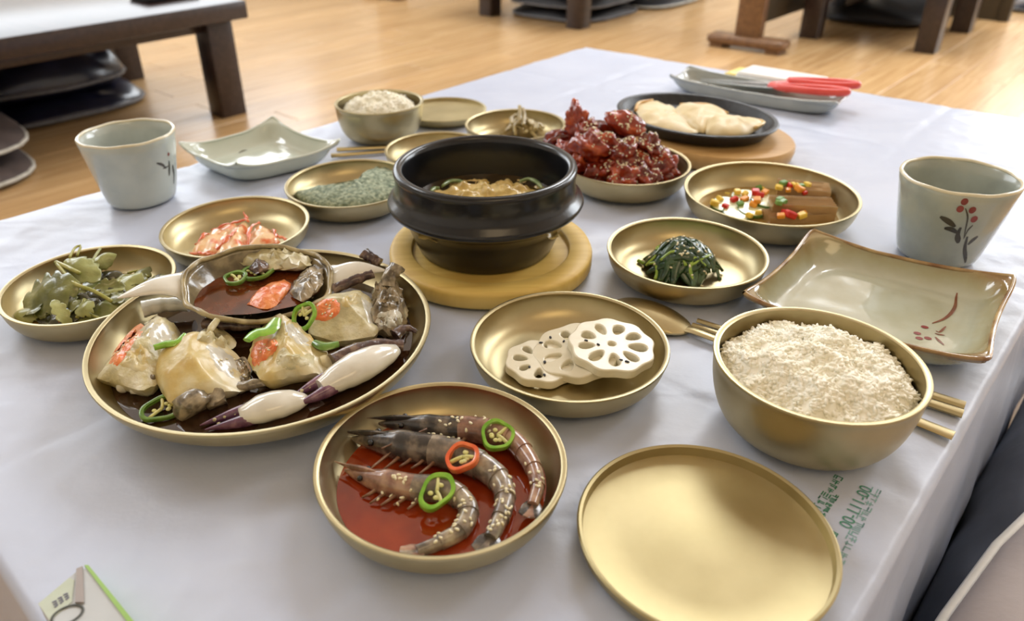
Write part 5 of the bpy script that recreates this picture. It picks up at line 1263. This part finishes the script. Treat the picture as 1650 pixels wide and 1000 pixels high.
leg('short brown crab leg behind the right shell spine', [(612, 424, 0.026), (596, 414, 0.030), (586, 408, 0.032)], 0.0050, CRABD, 0.006)
leg('dark crab leg under the right shell spine', [(536, 466, 0.022), (566, 452, 0.026), (600, 440, 0.028)], 0.0065, CRABD, 0.005)
leg('pale crab leg at the left under the shell', [(230, 498, 0.018), (268, 490, 0.018), (306, 492, 0.016)], 0.0090, CRABW, 0.006)
leg('brown crab leg between the front pieces', [(386, 624, 0.010), (410, 618, 0.012), (446, 612, 0.010)], 0.0055, CRABG, 0.003)
leg('dark crab leg under the shell at the centre', [(330, 520, 0.014), (380, 524, 0.014), (420, 520, 0.014)], 0.0060, CRABD, 0.005)
# chili on the crab
chili_ring('green chili ring beside the orange roe right of the crab shell', P(492, 510, 0.030), (-0.25, -0.6, 0.75), 0.0088, 1.2, CHILI, 1.1, 0.0035, group='chili rings on the crab', seed=8)
chili_ring('dark green chili ring in the sauce at the platter front', P(262, 660, 0.009), (0.1, -0.2, 1), 0.0098, 1.4, CHILID, 0.5, 0.003, group='chili rings on the crab', seed=9)
bits('chili_slice', 'large pale green chili slice on the middle crab piece', [(398, 548), (414, 536), (434, 532), (446, 514)], 0.030, 0.0058, CHILI, th=0.0016)
bits('chili_slice', 'bright green chili sliver on the left crab pieces', [(248, 560), (268, 554), (286, 552), (298, 540)], 0.028, 0.0034, CHILI)
bits('chili_slice', 'dark green chili sliver behind the right claw', [(506, 552), (524, 558), (546, 554)], 0.020, 0.0045, CHILID)
ck = [o for t in (p1, p2, p3, p4, p5, shl) for o in kids(t)]
seeds('sesame_seeds', 'sesame seeds sprinkled on the crab pieces', ck, [(q.x, q.y, 0.012) for q in [P(430, 560, 0.03), P(525, 495, 0.03), P(380, 480, 0.03), P(205, 545, 0.03), P(490, 450, 0.03), P(370, 560, 0.03)]], 70, 9, size=0.0011)

T -= 0.010
# ------------------------------------------------------------------ red glazed meat
mg = 'glazed meat pieces'
mc = chk_d.c; r_ = random.Random(21); mo = []
def chunk(c, r, seed, mat, label, rot=None, group=None, amp=0.55):
    o = obj('glazed_meat', blob(c, r, seed, amp, 1.7, 4, rot or eul(r_.uniform(-0.5, 0.5), r_.uniform(-0.5, 0.5), r_.random() * 6.28)), mat, None, None, 179)
    mo.append(tag(o, label, 'meat', group)); return o
_fl = {4: 'red glazed meat chunk at the left end of the front rim of its bowl', 5: 'red glazed meat chunk on the front rim left of its middle', 6: 'red glazed meat chunk at the middle of the front rim of its bowl', 7: 'red glazed meat chunk on the front rim right of its middle', 8: 'red glazed meat chunk at the right end of the front rim of its bowl'}
for k in range(9):                      # bottom ring
    a = 2 * math.pi * k / 9 + 0.2; rr = 0.036; vis = math.sin(a) < 0.1
    chunk((mc.x + rr * math.cos(a), mc.y + rr * math.sin(a), T + 0.021), (0.021, 0.015, 0.014), k, MEAT if k % 3 else MEATO, (_fl[k] if vis else 'red glazed meat chunk at the hidden back of the heap'), None, mg + (' front' if vis else ' back'))
for x, y, z, r, sd_, mt, lab in [(928, 200, 0.056, (0.014, 0.012, 0.021), 33, MEATO, 'upright red meat piece at the left peak of the heap'), (900, 226, 0.036, (0.018, 0.013, 0.011), 37, MEAT, 'red meat piece at the left edge of the heap beside the pot'), (956, 236, 0.047, (0.021, 0.015, 0.017), 41, MEATO, 'large orange-red meat chunk at the front middle of the heap'),
        (1074, 268, 0.028, (0.011, 0.009, 0.014), 45, MEATO, 'small red meat piece at the right end of the heap'), (1046, 236, 0.044, (0.018, 0.012, 0.013), 57, MEAT, 'dark red meat chunk below the top slice on the right'), (948, 214, 0.052, (0.016, 0.013, 0.013), 61, MEAT, 'dark red meat chunk between the two peaks of the heap'), (1004, 246, 0.040, (0.022, 0.015, 0.014), 66, MEAT, 'glossy red meat chunk at the centre of the heap'),
        (912, 246, 0.032, (0.015, 0.012, 0.012), 70, MEATO, 'orange-red meat chunk low on the left of the heap'), (1040, 262, 0.030, (0.018, 0.013, 0.012), 74, MEATO, 'orange-red meat chunk low on the right of the heap'), (980, 268, 0.026, (0.020, 0.013, 0.011), 78, MEAT, 'dark red meat chunk low at the front of the heap'), (986, 214, 0.046, (0.020, 0.018, 0.014), 83, MEAT, 'red meat chunk supporting the top slice of the heap'), (940, 262, 0.028, (0.017, 0.013, 0.012), 88, MEATO, 'orange-red meat chunk at the front left above the rim')]:
    chunk(P(x, y, z), r, sd_, mt, lab)
q = P(1008, 198, 0.061); R3 = Matrix.Rotation(math.radians(10), 3, 'Z') @ eul(0.35, 0.30, -0.35)
vf = blob((0, 0, 0), (0.0235, 0.0165, 0.0110), 52, 0.22, 1.3, 4); vf = ([tuple(R3 @ Vector(p) + q) for p in vf[0]], vf[1])
mo.append(tag(obj('glazed_meat', vf, MEATO, None, None, 179), 'thick round slice of red meat on top of the heap', 'meat'))
seeds('sesame_seeds', 'sesame seeds stuck to the red glazed meat heap', mo, [(mc.x, mc.y - 0.005, 0.045), (mc.x, mc.y - 0.02, 0.035), (mc.x + 0.01, mc.y, 0.03), (mc.x - 0.03, mc.y + 0.01, 0.02)], 420, 11, size=0.0014)

# ------------------------------------------------------------------ sizzling plate, board, mushrooms
zc = (0.2866, 0.9161); za = math.radians(-51); 
bd_ = lathe([(0, 0), (0.96, 0), (1.0, 0.003), (1.02, 0.012), (1.02, 0.017), (1.005, 0.0195), (0.9, 0.020), (0, 0.020)], 80, (zc[0] + 0.006, zc[1] - 0.010, T), 0.116, 0.086, za)
# heights are absolute, radii scaled by the oval's half axes
tag(obj('wooden_board', bd_, BEECH, None, (zc[0] + 0.006, zc[1] - 0.010, T), 50), 'oval beech board under the black sizzling plate', 'board')
pl = [(0, 0.0), (0.78, 0.0), (0.88, 0.003), (0.97, 0.0135), (1.0, 0.0150), (1.01, 0.0165), (1.0, 0.0180), (0.965, 0.0185), (0.93, 0.0165), (0.88, 0.0075), (0.80, 0.0050), (0, 0.0045)]
spz = T + 0.020
tag(obj('sizzling_plate', lathe(pl, 96, (zc[0], zc[1], spz), 0.1035, 0.0805, za), IRON, None, (zc[0], zc[1], spz), 50), 'oval black cast-iron plate carrying grilled mushroom slices', 'plate')
z_ = 0.020 + 0.0055
for k, (pl_, z0, z1, dz) in enumerate([([(1024, 176), (1030, 164), (1052, 160), (1082, 170), (1108, 188), (1128, 206), (1118, 212), (1076, 204), (1040, 196)], 0.026, 0.037, 0.033), ([(1086, 176), (1096, 168), (1140, 168), (1172, 182), (1168, 194), (1140, 206), (1130, 208), (1106, 194)], 0.027, 0.044, 0.036), ([(1138, 212), (1136, 194), (1150, 186), (1190, 190), (1230, 196), (1216, 206), (1196, 214), (1160, 216)], 0.028, 0.046, 0.037)]):
    pts = ppoly(pl_, dz); c = sum(pts, Vector()) / len(pts); t = thing('grilled_mushroom', ['large pale grilled mushroom slice at the left of the sizzling plate', 'grilled mushroom slice in the middle of the sizzling plate', 'grilled mushroom slice with a browned end at the right of the sizzling plate'][k], 'mushroom', (c.x, c.y, T + z0), 'grilled mushroom slices')
    obj('slice', pillow(pts, T + z0, T + z1, n=50, rings=7, flat=0.75, amp=0.003, freq=60, seed=k, rough=0.0006), MUSH, t, None, 70)
    e = [(0, 1, 2), (1, 2, 3), (3, 4, 5)][k]; q = [pts[i] for i in e]; cc = sum(q, Vector()) / 3
    obj('browned_edge', tube(spline([Vector((p.x, p.y, T + z0 + (z1 - z0) * 0.5)) for p in q], 10), [(0.0022, 0.0022)] * 10, 8), MUSHB, t, None, 179)

# ------------------------------------------------------------------ jelly, courgette, peppers
pool('jelly_dressing', 'light brown dressing at the bottom of the jelly bowl', jelly_d, 0.0058, JUICE)
def jelly(label, a, b, wd, z0, hgt):
    A_, B_ = P(*a, z0), P(*b, z0); d = (B_ - A_); L = d.length; d.normalize(); s = Vector((-d.y, d.x, 0)); n = 30; V = []; Fc = []
    nc = 16
    for i in range(n + 1):
        x = i / n
        for j in range(nc + 1):
            y = (j / nc - 0.5) * wd; zz = 0.0026 * math.cos(j * math.pi / 2) - 0.05 * max(0, x - 0.9) * 0.1
            p = A_ + d * (L * x) + s * (y + 0.0006 * nz((x * 5, j, 0), 1, 2)); V.append((p.x, p.y, p.z + hgt + zz)); 
    m = nc + 1; n0 = len(V)
    for i in range(n + 1):
        for j in range(m): v = V[i * m + j]; V.append((v[0], v[1], T + z0))
    for i in range(n):
        for j in range(nc):
            q = (i * m + j, (i + 1) * m + j, (i + 1) * m + j + 1, i * m + j + 1); Fc.append(tuple(reversed(q))); Fc.append(tuple(n0 + k for k in q))
        for j in (0, nc): q = (i * m + j, (i + 1) * m + j, n0 + (i + 1) * m + j, n0 + i * m + j); Fc.append(q)
    for i in (0, n):
        for j in range(nc): Fc.append((i * m + j, i * m + j + 1, n0 + i * m + j + 1, n0 + i * m + j))
    o = obj('jelly_slice', (V, Fc), JEL, None, None, 30)
    bm = bmesh.new(); bm.from_mesh(o.data); bmesh.ops.recalc_face_normals(bm, faces=bm.faces[:]); bm.to_mesh(o.data); bm.free()
    return tag(o, label, 'jelly', 'brown jelly slices')
j1 = jelly('brown ridged jelly slice at the front of the jelly bowl', (1232, 356), (1336, 350), 0.020, 0.0055, 0.006)
j2 = jelly('brown ridged jelly slice in the middle, stacked on the front one', (1240, 336), (1342, 340), 0.022, 0.0120, 0.0075)
j3 = jelly('brown ridged jelly slice at the back of the stack', (1250, 312), (1334, 320), 0.024, 0.0125, 0.0100)
zs = []
for k, (x, y, z) in enumerate([(1168, 332, 0.0065), (1202, 320, 0.009), (1212, 340, 0.008), (1188, 346, 0.0065), (1232, 326, 0.0115)]):
    c = P(x, y, z); nrm = (0.05 * (k - 2), -0.12, 1); t = thing('courgette_slice', ['pale courgette slice at the left of the jelly bowl', 'pale courgette slice at the back left of the jelly bowl', 'pale courgette slice at the centre front of the jelly bowl', 'pale courgette slice at the front left of the jelly bowl', 'pale courgette slice leaning on the jelly stack'][k], 'courgette', tuple(c), 'courgette slices')
    M4 = Matrix.Translation(c) @ align(nrm).to_4x4(); r0 = 0.0145
    obj('flesh', xf(lathe([(0, 0), (r0 - 0.001, 0), (r0 - 0.001, 0.003), (r0 * 0.6, 0.0034), (0, 0.0032)], 36), M4), ZUC, t); obj('rind', xf(lathe([(r0 - 0.001, 0), (r0, 0.0002), (r0, 0.0028), (r0 - 0.001, 0.003)], 36), M4), ZUCR, t); zs += kids(t)
jt = tree([j1, j2, j3] + zs + [jelly_d.o]); r_ = random.Random(8)
for col, mt, lab, L in (('yellow', PEPY, 'yellow', [(1158, 322), (1172, 316), (1188, 312), (1200, 314), (1226, 306), (1254, 304), (1278, 300), (1300, 300), (1292, 350), (1150, 330), (1206, 350), (1284, 302), (1222, 345)]), ('orange', PEPO, 'orange', [(1200, 324), (1212, 332), (1232, 312), (1270, 308), (1286, 308), (1258, 350), (1294, 346), (1220, 325)]),
                        ('red', PEPR, 'red', [(1217, 313), (1184, 324), (1168, 334), (1272, 302), (1296, 312), (1271, 350), (1265, 346), (1223, 318)]), ('green', PEPG, 'green', [(1192, 330), (1262, 298), (1290, 302), (1254, 330), (1262, 328), (1258, 324), (1224, 306)])):
    for (x, y) in L:
        h, nn = look(jt, x, y)
        if h is None: continue
        s = r_.uniform(0.0050, 0.0072) * (1.35 if (x, y) in ((1217, 313), (1271, 350), (1286, 308)) else 1)
        vf = box(0, 0, s * 0.35, s * 1.2, s, s * 0.75, s * 0.14, 0, 1); vf = xf(vf, Matrix.Translation(h) @ eul(r_.uniform(-0.4, 0.4), r_.uniform(-0.4, 0.4), r_.random() * 3).to_4x4())
        tag(obj('pepper_dice', vf, mt, None, None, 30), 'small %s pepper dice in the jelly bowl' % lab, 'pepper', '%s pepper dice' % lab)
